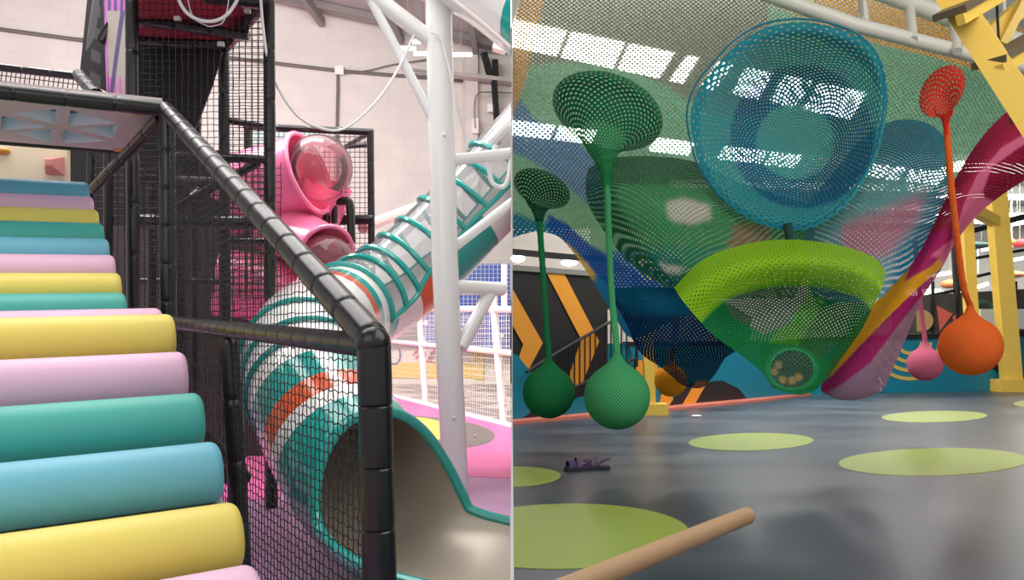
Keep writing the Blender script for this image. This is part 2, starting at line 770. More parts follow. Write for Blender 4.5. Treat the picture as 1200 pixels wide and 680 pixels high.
def floor_patch(name, pts, m, z, clip=None, kind='structure', n=0):
    if n:
        pts = cr(pts, n, True)
    q = [FL(*p) for p in pts]
    mb = MB().prism([(p.x, p.y, 0.0005) for p in q], (0, 0, z))
    o = mb.build(name, m, smooth=False, clip=clip)
    if kind:
        o['kind'] = kind
    return o


floor_patch('floor_pink', [(180, 470), (470, 463), (640, 512), (640, 562), (601, 561), (548, 559), (505, 556), (440, 560), (420, 575), (330, 580), (310, 586), (180, 590)], M_pinkfloor, 0.004, 'L')
floor_patch('floor_grey_ring', [(420, 505), (440, 490), (490, 488), (545, 495), (577, 506), (578, 516), (556, 524), (500, 529), (440, 526)], M_greyfloor, 0.007, 'L', n=48)
floor_patch('floor_yellow_disc', [(425, 505), (445, 494), (490, 490), (522, 497), (535, 506), (525, 514), (480, 519), (440, 516)], M_yellowfloor, 0.010, 'L', n=40)


# sports court floor behind the white fence
def court_mat():
    m = mat('court_tiles', (190, 184, 176), 0.55)
    nt = m.node_tree
    b = nt.nodes['Principled BSDF']
    tc = nt.nodes.new('ShaderNodeTexCoord')
    mp = nt.nodes.new('ShaderNodeMapping')
    mp.inputs['Rotation'].default_value = (0, 0, 0.5)
    ck = nt.nodes.new('ShaderNodeTexChecker')
    ck.inputs['Scale'].default_value = 0.75
    ck.inputs['Color1'].default_value = lin((214, 206, 196))
    ck.inputs['Color2'].default_value = lin((160, 152, 146))
    nt.links.new(tc.outputs['Object'], mp.inputs[0])
    nt.links.new(mp.outputs[0], ck.inputs[0])
    nt.links.new(ck.outputs[0], b.inputs['Base Color'])
    return m


cf = [FL(455, 464), FL(640, 511)]
mb = MB().prism([(cf[0].x, cf[0].y, 0.0005), (cf[1].x, cf[1].y, 0.0005), (0.5, 25.5, 0.0005), (-10, 24, .0005)], (0, 0, 0.008))
structure(mb.build('floor_court', court_mat(), smooth=False, clip='L'))

# ------------------------------------------------------------------ roller stair
AX = Vector((-0.86, -0.5, -0.04)).normalized()     # roller axis, right end -> left end
RR = 0.106
C_y, C_p, C_t, C_b = (222, 204, 96), (222, 178, 204), (66, 168, 156), (104, 178, 198)
MATR = {'yellow': mat('yellow_leatherette', C_y, 0.5, noise=0.06, scale=3, bump=0.12),
        'pink': mat('pink_leatherette', C_p, 0.5, noise=0.06, scale=3, bump=0.12),
        'teal': mat('teal_leatherette', C_t, 0.5, noise=0.08, scale=3, bump=0.12),
        'blue': mat('blue_leatherette', C_b, 0.5, noise=0.06, scale=3, bump=0.12)}
rolls = [(303, 661, 2.2, 'pink'), (281, 588, 2.5, 'yellow'), (258, 517, 2.8, 'blue'), (237, 460, 3.1, 'teal'), (218, 412, 3.4, 'pink'), (204, 368, 3.7, 'yellow'),
         (190, 361, 4.02, 'pink'), (148, 343, 4.28, 'teal'), (142, 320, 4.52, 'yellow'), (135, 299, 4.76, 'pink'), (128, 280, 5.0, 'blue'), (122, 262, 5.24, 'teal'),
         (116, 246, 5.46, 'yellow'), (110, 231, 5.67, 'pink'), (105, 214, 5.87, 'blue')]
rlabel = ['pale pink padded roller, lowest step, cut by the bottom of the picture',
          'bright yellow padded roller, lowest of the three yellow steps',
          'large sky blue padded roller between the lowest yellow and the teal roller',
          'large teal padded roller between the blue and the pink roller in the lower flight',
          'large pink padded roller just below the yellow roller at the flight top',
          'yellow padded roller topping the lower wide flight of steps',
          'pink padded roller nearly hidden behind the yellow roller of the lower flight',
          'small teal padded roller, first of the narrower upper flight',
          'mustard yellow padded roller second from the foot of the upper flight',
          'pink padded roller third from the foot of the upper flight',
          'blue padded roller between pink and teal ones, middle of the upper flight',
          'teal padded roller high in the upper flight above the blue one',
          'yellow padded roller third from the top of the whole stair',
          'pink padded roller directly under the topmost blue roller',
          'blue padded roller, topmost step below the cream climbing board']
rc = []
for i, (px, top, y, c) in enumerate(rolls):
    ctr = P(px, top + RR * F / y, y)
    rc.append(ctr)
    e = 0.034
    prof = [(0.0, 0.004), (0.0006, RR - e - .002)] + [(e - e * math.cos(a * math.pi / 12), RR - e + e * math.sin(a * math.pi / 12)) for a in range(1, 7)]
    Ltot = 1.7
    prof += [(0.3, RR), (0.8, RR * 1.004), (1.3, RR)]
    prof += [(Ltot - s_, r_) for s_, r_ in reversed(prof[:8])]
    mb = MB().tube([ctr + AX * s_ for s_, r_ in prof], [r_ for s_, r_ in prof], 40, True)
    o = mb.build('foam_roller', MATR[c], sharp=60)
    prop(o, rlabel[i], 'padded roller', 'padded rollers of the stair')

# grey sloping bed carrying the rollers
M_grey = mat('grey_leatherette', (148, 150, 150), 0.55, noise=0.08, scale=4)
top_pts = []
for i, c in enumerate(rc):
    top_pts.append(c + Vector((0, 0, -RR * 1.0)) + Vector((0.01, 0, 0)))
    if i + 1 < len(rc):
        d = rc[i + 1] - c
        top_pts.append(c + Vector((d.x * .45, d.y * .45, RR * -0.25)))
rows = []
for p in top_pts:
    rows.append([p + AX * (-0.0), p + AX * 1.7, p + AX * 1.7 + Vector((0, 0, -.45)), p + Vector((0, 0, -.45))])
ramp = thing('stair_bed', 'grey padded sloping bed under the coloured rollers', 'stair bed', (rc[0].x, rc[0].y, 0))
mb = MB().grid(rows, closed=True)
n4 = len(rows) * 4
mb.f += [[0, 1, 2, 3], [n4 - 1, n4 - 2, n4 - 3, n4 - 4]]
mb.m += [0, 0]
mb.build('bed', M_grey, ramp, smooth=False)
for i in (1, 5, 9, 13):
    for s_ in (0.12, 1.55):
        p = rc[i] + AX * s_ + Vector((0, 0, -.5))
        MB().box((p.x, p.y, p.z / 2), (.08, .08, p.z)).build('leg', M_blackdull, ramp, smooth=False)

# ------------------------------------------------------------------ guard beside the stair (near black padded pipes and net)
g = thing('stair_guard', 'black padded pipe guard with diagonal handrail and net beside the rollers', 'railing', (-0.36, 2.22, 0))
ctop = P(437, 398, 2.22)
MB().pad(P(438, 403, 2.22), (P(452, 790, 2.22).x, 2.22, 0.0), 0.048, 0.17, 16).build('corner_post', M_black, g)
MB().ell(ctop + Vector((0, 0, -.01)), .05, .05, .05).build('elbow', M_black, g)
MB().pad(P(194, 128, 4.9), ctop, 0.047, 0.21, 16).build('handrail', M_black, g)
MB().ell(P(193, 129, 4.9), .052, .052, .052).build('elbow', M_black, g)
MB().pad(P(200, 378, 4.4), P(432, 405, 2.26), 0.036, 0.14, 14).build('middle_rail', M_black, g)
p273 = P(269, 396, 3.58)
MB().pad(p273, (P(288, 700, 3.58).x, 3.58, 0), 0.043, 0.3, 14).build('post', M_black, g)
MB().pad(P(196, 134, 4.9), (P(199, 600, 4.9).x, 4.9, 0), 0.048, 0.24, 14).build('post', M_black, g)
MB().pad(P(286, 560, 3.6), P(232, 498, 4.9), 0.035, 0.3, 10).build('low_rail', M_black, g)
MB().pad(P(286, 590, 3.6) + Vector((0, 0, -.42)), P(449, 650, 2.24) + Vector((0, 0, -.6)), 0.035, 0.3, 10).build('low_rail', M_black, g)
s0 = Vector((-.375, 2.24, 0))
s1 = Vector((P(196, 134, 4.9).x, 4.9, 0))
sd = (s1 - s0)
zz = Vector((0, 0, 1))
MB().net([s0 + zz * 1.36, s1 + zz * 2.75, s1 + zz * 1.47], sd, zz, .042, .036, .0021, wob=.004).build('upper_net', M_cord, g)
MB().net([s0 + zz * 1.36, s1 + zz * 1.45, s1 + zz * .02, s0 + zz * .02], sd, zz, .042, .034, .0023, wob=.002, jx=.004).build('lower_net', M_cord, g)

# ------------------------------------------------------------------ play tower (black frame at the back of the stair)
tw = thing('play_tower', 'tall black framed play tower with nets, red platform and cut-out roof panel', 'play structure', (P(157, 400, 6.4).x, 6.4, 0))


def post(px0, py0, px1, y, r, name='post', y1=None):
    a = P(px0, py0, y)
    b = P(px1, 400, y1 or y)
    MB().pad(a, (b.x, b.y, 0), r, 0.42, 12).build(name, M_black, tw)


post(154, -60, 158, 6.4, .05)
post(315, -60, 318, 6.5, .048)
post(262, 60, 266, 7.6, .052)
post(127, 180, 127, 6.9, .038)
post(178, 190, 178, 8.0, .045)
post(211, 205, 213, 8.2, .05)
post(228, 205, 229, 8.4, .03)
post(106, 180, 104, 7.2, .03)
for (a, b, r) in (((205, 183, 6.5), (320, 187, 6.5), .036), ((196, 211, 6.9), (264, 213, 7.6), .04), ((206, 244, 6.7), (304, 190, 6.7), .036),
                  ((150, 259, 7.2), (326, 262, 7.2), .06), ((92, 88, 6.9), (113, 111, 6.3), .055), ((188, 138, 4.95), (108, 222, 6.2), .035),
                  ((160, 23, 7.0), (292, 42, 7.0), .045), ((118, 50, 6.9), (154, -8, 6.9), .045), ((263, 57, 7.5), (306, 8, 6.6), .05),
                  ((240, -4, 6.5), (318, 4, 6.5), .055), ((160, 47, 7.4), (265, 53, 7.5), .05), ((160, 330, 8.2), (262, 330, 8.2), .035),
                  ((190, 262, 7.0), (232, 222, 7.6), .03), ((264, 140, 7.6), (318, 150, 7.8), .035), ((268, 283, 7.4), (330, 283, 7.4), .03)):
    MB().pad(P(*a), P(*b), r, 0.3, 10).build('rail', M_black, tw)
# roof panel with cut-outs
ZP = 2.815
MB().pad(P(-330, 72, 4.1), P(193, 128, 4.9), .046, .26, 14).build('front_beam', M_black, tw)
MB().pad(PZ(-330, 140, ZP + .02), PZ(152, 178.5, ZP + .02), .022, .3, 8).build('rear_beam', M_black, tw)
MB().pad(P(193, 131, 4.9), PZ(151, 178, ZP + .01), .035, .3, 10).build('side_beam', M_black, tw)
outer = [PZ(q[0], q[1], ZP) for q in ((-330, 79), (190, 131), (150, 177.5), (-330, 139))]
tri = [((2, 136), (57, 149), (2, 153)), ((14, 132.5), (69, 128), (65, 146)), ((14, 155), (62, 152), (59, 167)),
       ((82.5, 129), (136, 144), (79, 148)), ((89, 150), (138.5, 147), (132, 162.5)), ((75.5, 153), (125, 165.5), (72, 168))]
holes = [[PZ(q[0], q[1], ZP) for q in t] for t in tri]
M_panel = mat('pale_grey_laminate', (206, 192, 192), 0.45)
MB().prism(outer, (0, 0, .085), holes, 0, 0, 1).build('roof_panel', [M_panel, mat('white_edge', (240, 238, 236), .5)], tw, smooth=False)
for poly in ([(155, 131.5), (175, 130.5), (170, 135), (158, 136)], [(132, 174.5), (150, 174), (147, 178), (134, 178)]):
    MB().prism([PZ(q[0], q[1], ZP - .003) for q in poly], (0, 0, .004)).build('orange_corner_mark', mat('orange_paint', (214, 150, 70), .5), tw, smooth=False)
MB().prism([p + Vector((0, 0, .088)) for p in (outer[0].lerp(outer[3], .08), outer[1].lerp(outer[2], .08), outer[2], outer[3])], (0, 0, .006)).build('blue_sheet', clear_mat('blue_acrylic', (136, 180, 198), .1), tw, smooth=False)
# rail with net above the roof panel
MB().pad(P(-300, 44, 7.7), P(94, 90, 6.9), .034, .3, 10).build('rail', M_black, tw)
pA, pB, pC, pD = P(-300, 44, 7.7), P(94, 90, 6.9), P(94, 118, 6.9), P(-300, 80, 7.7)
MB().net([pA, pB, pC, pD], pB - pA, zz, .05, .05, .0045).build('net', M_cord, tw)


# printed purple panel
def stripe_panel(name, quad, fn, nu, nv, m, parent, d):
    """flat printed panel: cells coloured by fn(u, v)"""
    mb = MB()
    q = [Vector(p) for p in quad]
    rows, cols = [], []
    for i in range(nv + 1):
        v = i / nv
        rows.append([q[0].lerp(q[1], j / nu).lerp(q[3].lerp(q[2], j / nu), v) for j in range(nu + 1)])
        cols.append([lin(fn(j / nu, v)) for j in range(nu + 1)])
    mb.grid(rows, cols=cols)
    b = mb.add([p + Vector(d) for p in q], [(3, 2, 1, 0)])
    for i in range(4):
        mb.c[b + i] = (.1, .1, .1, 1)
    return mb.build(name, m, parent, smooth=False)


def attr_mat(name, rough=.5):
    m = mat(name, (255, 255, 255), rough)
    at = m.node_tree.nodes.new('ShaderNodeAttribute')
    at.attribute_name = 'Col'
    m.node_tree.links.new(at.outputs['Color'], m.node_tree.nodes['Principled BSDF'].inputs['Base Color'])
    return m


M_print = attr_mat('printed_panel')


def purple(u, v):
    if v > 0.42 and 0.1 < u < 0.9:
        if abs(u - 0.42 - (0.72 - v) * 0.9) < 0.08:
            return (96, 78, 130)
        if v > .97:
            return (92, 70, 128)
        if v > 0.86 and int(u * 10) % 2:
            return (216, 120, 200)
        return (190, 178, 166)
    if u > .45 and v < .22 and u < .75:
        return (206, 190, 172)
    return (216, 118, 200) if int(u * 9 + v * 1.5) % 2 else (104, 78, 142)


stripe_panel('printed_panel', [P(119, -60, 6.9), P(153, -60, 6.6), P(156, 116, 6.6), P(125, 114, 6.9)], purple, 60, 90, M_print, tw, (0, .02, 0))


def checks(u, v):
    return (74, 72, 70) if (u > .38 and u < 0.8 and int(v * 12) % 2) else (16, 16, 17)


stripe_panel('checked_curtain', [P(108, -60, 7.3), P(121, -60, 7.0), P(125, 108, 7.0), P(93, 90, 7.3)], checks, 30, 96, attr_mat('checked_cloth', .8), tw, (0, .02, 0))
# platform: red underside
pz = 1.4 + (395 - 47) * 7.45 / F
MB().prism([PZ(160, 47, pz), PZ(263, 53, pz), PZ(312, 0, pz), PZ(350, -60, pz), PZ(160, -60, pz)], (0, 0, .08)).build('platform', mat('dark_red_board', (150, 34, 54), .5), tw, smooth=False)
MB().prism([P(160, 47, 7.5), P(262, 55, 7.5), P(248, 100, 7.5), P(229, 150, 7.5), P(206, 215, 7.5), P(160, 215, 7.5)], (0, .03, 0)).build('black_panel', M_blackdull, tw, smooth=False)
MB().prism([P(60, 176, 8.6), P(262, 176, 8.6), P(262, 264, 8.6), P(60, 264, 8.6)], (0, .03, 0)).build('black_panel', M_blackdull, tw, smooth=False)
MB().prism([P(80, 264, 9.3), P(330, 264, 9.3), P(330, 536, 9.3), P(80, 536, 9.3)], (0, .03, 0)).build('grey_back_panel', mat('dark_grey_felt', (74, 71, 70), .9, noise=.25, scale=3), tw, smooth=False)
MB().box(P(205, 158, 7.9), (.5, .04, .9)).build('black_panel', M_blackdull, tw, smooth=False)
for q in ((208, 22), (290, 13), (259, 52)):
    MB().box(P(q[0], q[1], 6.42), (.05, .03, .035)).build('clamp', mat('steel_clamp', (170, 168, 164), .4, .6), tw, smooth=False)
q = [P(157, -60, 6.45), P(316, -60, 6.5), P(318, 345, 6.5), P(200, 345, 6.45), P(157, 250, 6.45)]
MB().net(q, (1, 0, 0), zz, .052, .052, .0036, wob=.004).build('net', M_cord, tw)
q = [P(110, 190, 7.0), P(330, 190, 7.0), P(330, 520, 7.0), P(110, 520, 7.0)]
MB().net(q, (1, 0, 0), zz, .06, .06, .004, wob=.004).build('net', M_cord, tw)
q = [P(262, 60, 7.65), P(318, -10, 7.65), P(318, 350, 7.65), P(262, 350, 7.65)]
MB().net(q, (1, 0, 0), zz, .06, .06, .0045).build('net', M_cord, tw)

# cream climbing board with holds
cb_ = thing('climbing_board', 'cream climbing board at the top of the roller stair', 'climbing board', (P(40, 200, 6.35).x, 6.35, P(40, 236, 6.35).z))
MB().prism([P(-260, 160, 5.9), P(78.5, 174, 6.4), P(78.5, 590, 6.4), P(-260, 590, 5.9)], (0, .05, 0)).build('board', mat('cream_board', (232, 216, 186), .6, noise=.04), cb_, smooth=False)
M_hold = mat('pink_hold', (214, 140, 132), .6)
c = P(61, 193.5, 6.33)
s_ = 11.5 * 6.33 / F
t_ = 4 * 6.33 / F
mb = MB()
base = [c + Vector((x * s_, .04, z * s_ * .95)) for x, z in ((-1, -1), (1, -1), (1, 1), (-1, 1))]
topq = [c + Vector((x * t_, -.05, z * t_ * .9 + .012)) for x, z in ((-1, -1), (1, -1), (1, 1), (-1, 1))]
mb.add(base + topq, [(0, 1, 5, 4), (1, 2, 6, 5), (2, 3, 7, 6), (3, 0, 4, 7), (4, 5, 6, 7), (3, 2, 1, 0)])
mb.build('pyramid_hold', M_hold, cb_, smooth=False, label='pink pyramid shaped climbing hold')
MB().ell(P(3, 177, 6.27), .055, .05, .028).build('orange_hold', mat('ochre_hold', (206, 150, 60), .5), cb_, label='ochre climbing hold')

# ------------------------------------------------------------------ net enclosure round the pink slide
en = thing('net_enclosure', 'black pipe enclosure with net around the pink slide', 'play structure', (P(435, 400, 9.3).x, 9.3, 0))
Y9 = 9.4
for (a, b, r) in (((286, 148, Y9), (437, 155, Y9), .042), ((432, 170, 10.2), (405, 172, 10.2), .03), ((436, 154, Y9), (405, 172, 10.2), .03)):
    MB().pad(P(*a), P(*b), r, .4, 10).build('rail', M_black, en)
a = P(434, 153, Y9)
MB().pad(a, (P(438, 400, Y9).x, Y9, 0), .042, .4, 10).build('post', M_black, en)
MB().pad(P(290, 148, Y9), (P(290, 400, Y9).x, Y9, 0), .042, .4, 10).build('post', M_black, en)
MB().pad(P(340, 260, Y9), P(438, 257, Y9), .06, .4, 10).build('rail', M_black, en)
lp = cr([P(382, 262, 9.1), P(382, 243, 9.1), P(386, 237, 9.1), P(404, 236, 9.1), P(410, 241, 9.1), P(412, 285, 9.1)], 30)
MB().tube(lp, .05, 10).build('bent_pipe', M_black, en)
MB().pad(P(392, 238, 9.1), P(392, 262, 9.1), .035, .4, 8).build('rail', M_black, en)
MB().net([P(318, 152, Y9), P(436, 155, Y9), P(438, 300, Y9), P(318, 300, Y9)], (1, 0, 0), zz, .06, .06, .0045).build('net', M_cord, en)
MB().prism([P(290, 151, 9.7), P(372, 153, 9.7), P(372, 300, 9.7), P(290, 300, 9.7)], (0, .03, 0)).build('mint_panel', mat('mint_board', (176, 206, 194), .6), en, smooth=False)

# ------------------------------------------------------------------ pink slide
ps = thing('pink_tube_slide', 'glossy pink tube slide winding down inside the black net tower', 'slide', (P(320, 400, 8.8).x, 8.8, 0))
a, b = P(262, 232, 9.05), P(361, 203, 8.8)
tub1 = MB().tube(cr([a, P(300, 221, 8.95), P(335, 211, 8.86), b], 16), .44, 32, False).build('tube', M_pink, ps)
ax = (b - P(335, 211, 8.85)).normalized()


def ring(c, ax, r, rr, m, name, parent, n=40):
    u = ax.cross(Vector((0, 0, 1))).normalized()
    w = u.cross(ax)
    pts = [c + (u * math.cos(2 * math.pi * i / n) + w * math.sin(2 * math.pi * i / n)) * r for i in range(n)]
    return MB().tube(pts, rr, 8, False, closed=True).build(name, m, parent)


ax1 = Vector((.93, -.24, .27)).normalized()
ring(P(362, 203, 8.79), ax1, .45, .03, M_pink, 'flange', tub1)
MB().ell(P(374, 197, 8.85), .37, .37, .37, 28, 18).build('clear_dome', M_pinkclear, ps, label='see-through pink dome at the bend')
MB().tube(cr([P(385, 215, 9.2), P(372, 250, 9.3), P(345, 262, 9.2)], 12), .28, 24, False).build('tube', M_pink, ps)
a2, b2 = P(318, 268, 9.0), P(382, 297, 8.5)
tub2 = MB().tube(cr([a2, P(350, 279, 8.8), b2], 10), .30, 28, False).build('tube', M_pink, ps)
ax2 = Vector((.6, -.7, -.4)).normalized()
ring(P(382, 298, 8.5), ax2, .31, .025, M_pink, 'flange', tub2)
MB().ell(P(382, 306, 8.55), .30, .30, .30, 28, 16).build('clear_dome', M_pinkclear, ps, label='lower see-through pink dome')
MB().tube(cr([P(340, 350, 9.0), P(300, 337, 8.9), P(255, 330, 8.8)], 14), .38, 28, False).build('tube', M_pink, ps)
MB().tube([Vector((P(330, 300, 8.9).x, 8.95, 0)), P(330, 250, 8.95)], .05, 10).build('support_post', M_black, ps)

# ------------------------------------------------------------------ striped tube slide
SR = .45
ctl = [(660, 128, 8.6), (610, 182, 8.45), (560, 238, 8.3), (505, 295, 8.15), (452, 340, 7.9), (408, 366, 7.4), (375, 385, 6.7), (358, 412, 6.1), (366, 455, 5.6), (392, 508, 5.15), (434, 566, 4.75), (505, 612, 4.45), (600, 636, 4.33), (720, 660, 4.33)]
NP = 260
path = [Vector(p) for p in cr([tuple(P(*q)) for q in ctl], NP)]
slen = [0]
for a, b in zip(path, path[1:]):
    slen.append(slen[-1] + (b - a).length)
frames = []
for i, p in enumerate(path):
    t = (path[min(i + 1, NP - 1)] - path[max(0, i - 1)]).normalized()
    s_ = t.cross(zz).normalized()
    frames.append((p, t, s_, s_.cross(t)))


def flare(i):
    f = min(1, max(0, (slen[i] - slen[IM0]) / 0.9))
    return f * f * (3 - 2 * f)


def near_i(px, py):
    best = min(range(NP), key=lambda i: (600 + path[i].x * F / path[i].y - px) ** 2 + (HZ - (path[i].z - EYE) * F / path[i].y - py) ** 2)
    return best


def on(i, th, r):
    p, t, s_, u = frames[i]
    f = flare(i)
    return p + u * math.cos(th) * r * (1 - .42 * f) + s_ * math.sin(th) * r * (1 + (.75 if math.sin(th) > 0 else .2) * f)


def sweep(i0, i1, th0, th1, r, nth, mb, mfn=None):
    """open-walled sweep, th0/th1 numbers or functions of i"""
    f0 = th0 if callable(th0) else (lambda i: th0)
    f1 = th1 if callable(th1) else (lambda i: th1)
    rows = [[on(i, f0(i) + (f1(i) - f0(i)) * k / nth, r) for k in range(nth + 1)] for i in range(i0, i1 + 1)]
    st = len(mb.f)
    mb.grid(rows)
    if mfn:
        for q in range(i1 - i0):
            for k in range(nth):
                mb.m[st + q * nth + k] = mfn(i0 + q)
    return mb


IM0 = near_i(432, 562)
sl = thing('tube_slide', 'teal, white and orange striped tube slide with clear top and steel chute', 'slide', (P(400, 400, 5.4).x, 5.4, 0))
iT = near_i(404, 368)      # where the clear-topped upper run ends
iC = near_i(362, 412)      # clear roof with thin hoops ends, banded tube begins
iM = near_i(424, 552)      # mouth top
iE = NP - 1
R90 = math.radians(98)
S = lambda i: slen[i]
# upper run: solid striped lower half
ups = [0.55, 0.5, 0.42]


def up_band(i):
    s = S(i) % 1.62
    return 0 if s < .62 else (1 if s < 1.12 else 2)


mb = sweep(0, iT, R90, 2 * math.pi - R90, SR, 20, MB(), up_band)
mb.build('channel', [M_teal, M_orange, M_whiteplastic], sl, clip='L')
mb = sweep(0, iT, R90, 2 * math.pi - R90, SR - .02, 20, MB())
mb.build('channel_lining', mat('brushed_lining', (206, 200, 194), .35, .4), sl, clip='L')
mb = sweep(0, iT, -R90, R90, SR, 20, MB())
cover = mb.build('clear_cover', M_clear, sl, clip='L')
for sg in (-1, 1):
    MB().tube([on(i, sg * R90, SR + .012) for i in range(0, iT + 1, 2)], .026, 8).build('side_rim', M_teal, sl, clip='L')
hp = [(591, 195), (571, 212), (552, 232), (530, 258), (505, 283), (480, 303), (456, 322), (430, 342), (408, 358)]
for q in hp:
    i = near_i(q[0], q[1] + 14)
    MB().tube([on(i, -R90 + 2 * R90 * k / 24, SR + .012) for k in range(25)], .03, 8).build('hoop', M_teal, cover, clip='L')
# bend: banded tube
cuts = [(0, 0)]


def low_band(i):
    s = S(iM) - S(i)
    for lim, b in ((.19, 0), (.34, 1), (.51, 2), (.80, 0)):
        if s < lim:
            return b
    return 1


def opening(i, length, top):
    if i <= iM:
        return 0.0
    f = min(1, (S(i) - S(iM)) / length)
    f = f ** .6
    return math.radians(top) * f


def mouth(i):
    return opening(i, .30, 104)      # near side opens first


def mouth_far(i):
    return 2 * math.pi - opening(i, .58, 96)


iA = near_i(361, 418)
mb = sweep(iA, iM, 0, 2 * math.pi, SR, 40, MB(), low_band)
mb.build('banded_tube', [M_teal, M_whiteplastic, M_orange], sl)
mb = sweep(iT, iA, 0, 2 * math.pi, SR, 40, MB(), lambda i: 2 if abs(i - (iT + iA) // 2 + 9) < 3 else (0 if abs(i - (iT + iA) // 2 + 14) < 3 else 1))
mb.build('bend_cover', [M_teal, M_whiteplastic, M_orange], sl)
for k, (fr) in enumerate((.15, .45, .72)):
    s = S(iM) - .80 - (0.18, 0.42, 0.72)[k]
    i = min(range(NP), key=lambda j: abs(S(j) - s))
    MB().tube([on(i, 2 * math.pi * q / 48, SR + .01) for q in range(48)], .022, 8, False, closed=True).build('hoop', M_teal, sl)
M_steel = mat('brushed_steel', (196, 186, 172), .4, .35, noise=.14, scale=2.2)
mb = sweep(iM, iE, mouth, mouth_far, SR, 40, MB())
mb.build('chute_shell', M_teal, sl, clip='L')
mb = sweep(iA, iE, mouth, mouth_far, SR - .025, 40, MB())
cbed = mb.build('chute_bed', M_steel, sl, clip='L', label='brushed steel chute bed')
e1 = [on(i, mouth(i), SR - .01) for i in range(iM, iE + 1)]
e2 = [on(i, mouth_far(i), SR - .01) for i in range(iM, iE + 1)]
MB().tube(list(reversed(e1)) + e2[1:], .032, 10, False).build('chute_rim', M_teal, cbed, clip='L')
# second striped tube passing overhead at the right
s2 = thing('overhead_tube_slide', 'white and teal tube slide passing overhead beside the white post', 'slide', (P(570, 0, 6.6).x, 6.6, 0))
pp = [Vector(q) for q in cr([tuple(P(480, -75, 7.4)), tuple(P(560, -48, 7.0)), tuple(P(640, 6, 6.6)), tuple(P(720, 75, 6.2))], 50)]
ofr = []
for i, p in enumerate(pp):
    t = (pp[min(i + 1, 49)] - pp[max(0, i - 1)]).normalized()
    q_ = t.cross(zz).normalized()
    ofr.append((p, q_, q_.cross(t)))
rows = [[p + (u * math.cos(2 * math.pi * k / 32) + q_ * math.sin(2 * math.pi * k / 32)) * .5 for k in range(32)] for p, q_, u in ofr]
mb = MB().grid(rows, closed=True)
for i in range(49):
    for k in range(32):
        px = 600 + pp[i].x * F / pp[i].y
        mb.m[i * 32 + k] = 2 if px < 545 else (0 if px < 640 else 1)
mb.build('banded_tube', [M_whiteplastic, M_teal, M_orange], s2, clip='L')
MB().tube([p + (u * math.cos(2.45) + q_ * math.sin(2.45)) * .51 for p, q_, u in ofr], .022, 8).build('seam_rim', mat('grey_seam', (214, 204, 198), .4), s2, clip='L')
MB().tube([P(566, -30, 6.95), P(566, -240, 6.95)], .03, 8).build('hanger', M_white, s2)

# ------------------------------------------------------------------ white branching post
sp = thing('branching_post', 'tall white round steel post with branching arms holding the striped slide', 'post', (P(534, 400, 7.1).x, 7.1, 0))
Y7 = 7.1
MB().tube([P(512, -70, Y7), P(521, 300, Y7), (P(534, 578, Y7).x, Y7, 0)], .118, 28).build('column', M_white, sp)
for (a, b, r, nm) in (((408, -28, 7.0), (514, 54, Y7), .075, 'arm'), ((436, 2, 7.02), (511, 147, Y7), .042, 'brace'), ((520, 189, Y7), (612, 178, 7.4), .052, 'arm'),
                      ((524, 296, Y7), (612, 228, 7.5), .045, 'brace'), ((530, 336, Y7), (586, 339, 7.4), .066, 'arm'), ((540, 408, Y7), (578, 336, 7.38), .062, 'brace')):
    mb = MB().tube([P(*a), P(*b)], r, 18)
    if nm == 'arm':
        mb.ell(P(*b), r, r, r, 18, 10)
    mb.build(nm, M_white, sp, clip='L')
for q in ((521, 158), (532, 490), (557, 511)):
    MB().ell(P(q[0], q[1], Y7 - .12), .018, .018, .018, 10, 8).build('bolt_cap', M_white, sp)
lp = cr([P(581, 170, 7.3), P(574, 195, 7.3), P(577, 214, 7.3), P(589, 219, 7.3), P(596, 208, 7.3), P(599, 178, 7.35)], 40)
o = MB().tube(lp, .022, 8).build('hanging_hose', M_white, clip='L')
prop(o, 'white hose loop hanging from the upper right arm over the slide', 'hose')

# hanging cables
for (pts, r, lab) in (([(304, -30, 6.3), (308, 30, 6.4), (318, 85, 6.5), (345, 132, 6.6), (375, 150, 6.7), (405, 150, 6.8), (440, 120, 6.9), (466, 82, 7.0), (486, 40, 7.05)], .012, 'long white cable sagging between the black tower and the white post'),
                      ([(200, -30, 6.2), (212, 5, 6.2), (226, 20, 6.2), (245, 25, 6.2), (262, 20, 6.2), (275, 5, 6.2), (290, -30, 6.2)], .014, 'thick white cable loop hanging in front of the red platform'),
                      ([(216, -30, 6.25), (224, 15, 6.25), (240, 29, 6.25), (252, 30, 6.25), (264, 20, 6.25), (272, -30, 6.25)], .005, 'thin pale string loop hanging behind the thick white cable'),
                      ([(505, 38, 6.95), (516, 44, 6.95), (524, 70, 6.95), (535, 120, 7.0), (548, 175, 7.2)], .01, 'thin grey cable running down the white post')):
    o = MB().tube(cr([P(*q) for q in pts], 60), r, 6).build('cable', M_white)
    prop(o, lab, 'cable')

# ------------------------------------------------------------------ conduits on the block wall
M_pipe = mat('grey_conduit', (120, 116, 112), .4, .4)
cd = thing('wall_conduit', 'grey conduit running across the white block wall with a junction box', 'pipe', WL(398, 83, .06))
MB().tube([WL(-60, 26, .06), WL(96, 47, .06)], .05, 8).build('pipe', M_pipe, cd)
MB().tube([WL(90, 46, .06), WL(330, 75, .06), WL(398, 83, .06), WL(560, 96, .06)], .05, 8).build('pipe', M_pipe, cd)
MB().tube([WL(396, 86, .06), WL(396, 105, .08), WL(395, 150, .06), WL(396, 260, .06)], .045, 8).build('drop_pipe', M_pipe, cd)
MB().box(WL(398, 83, .08), (.25, .16, .25)).build('junction_box', mat('white_box', (236, 234, 230), .5), cd, smooth=False)
MB().tube(cr([WL(400, 86, .1), WL(430, 83, .1), WL(460, 76, .1), WL(500, 70, .1)], 20), .02, 6).build('wire', M_pipe, cd)
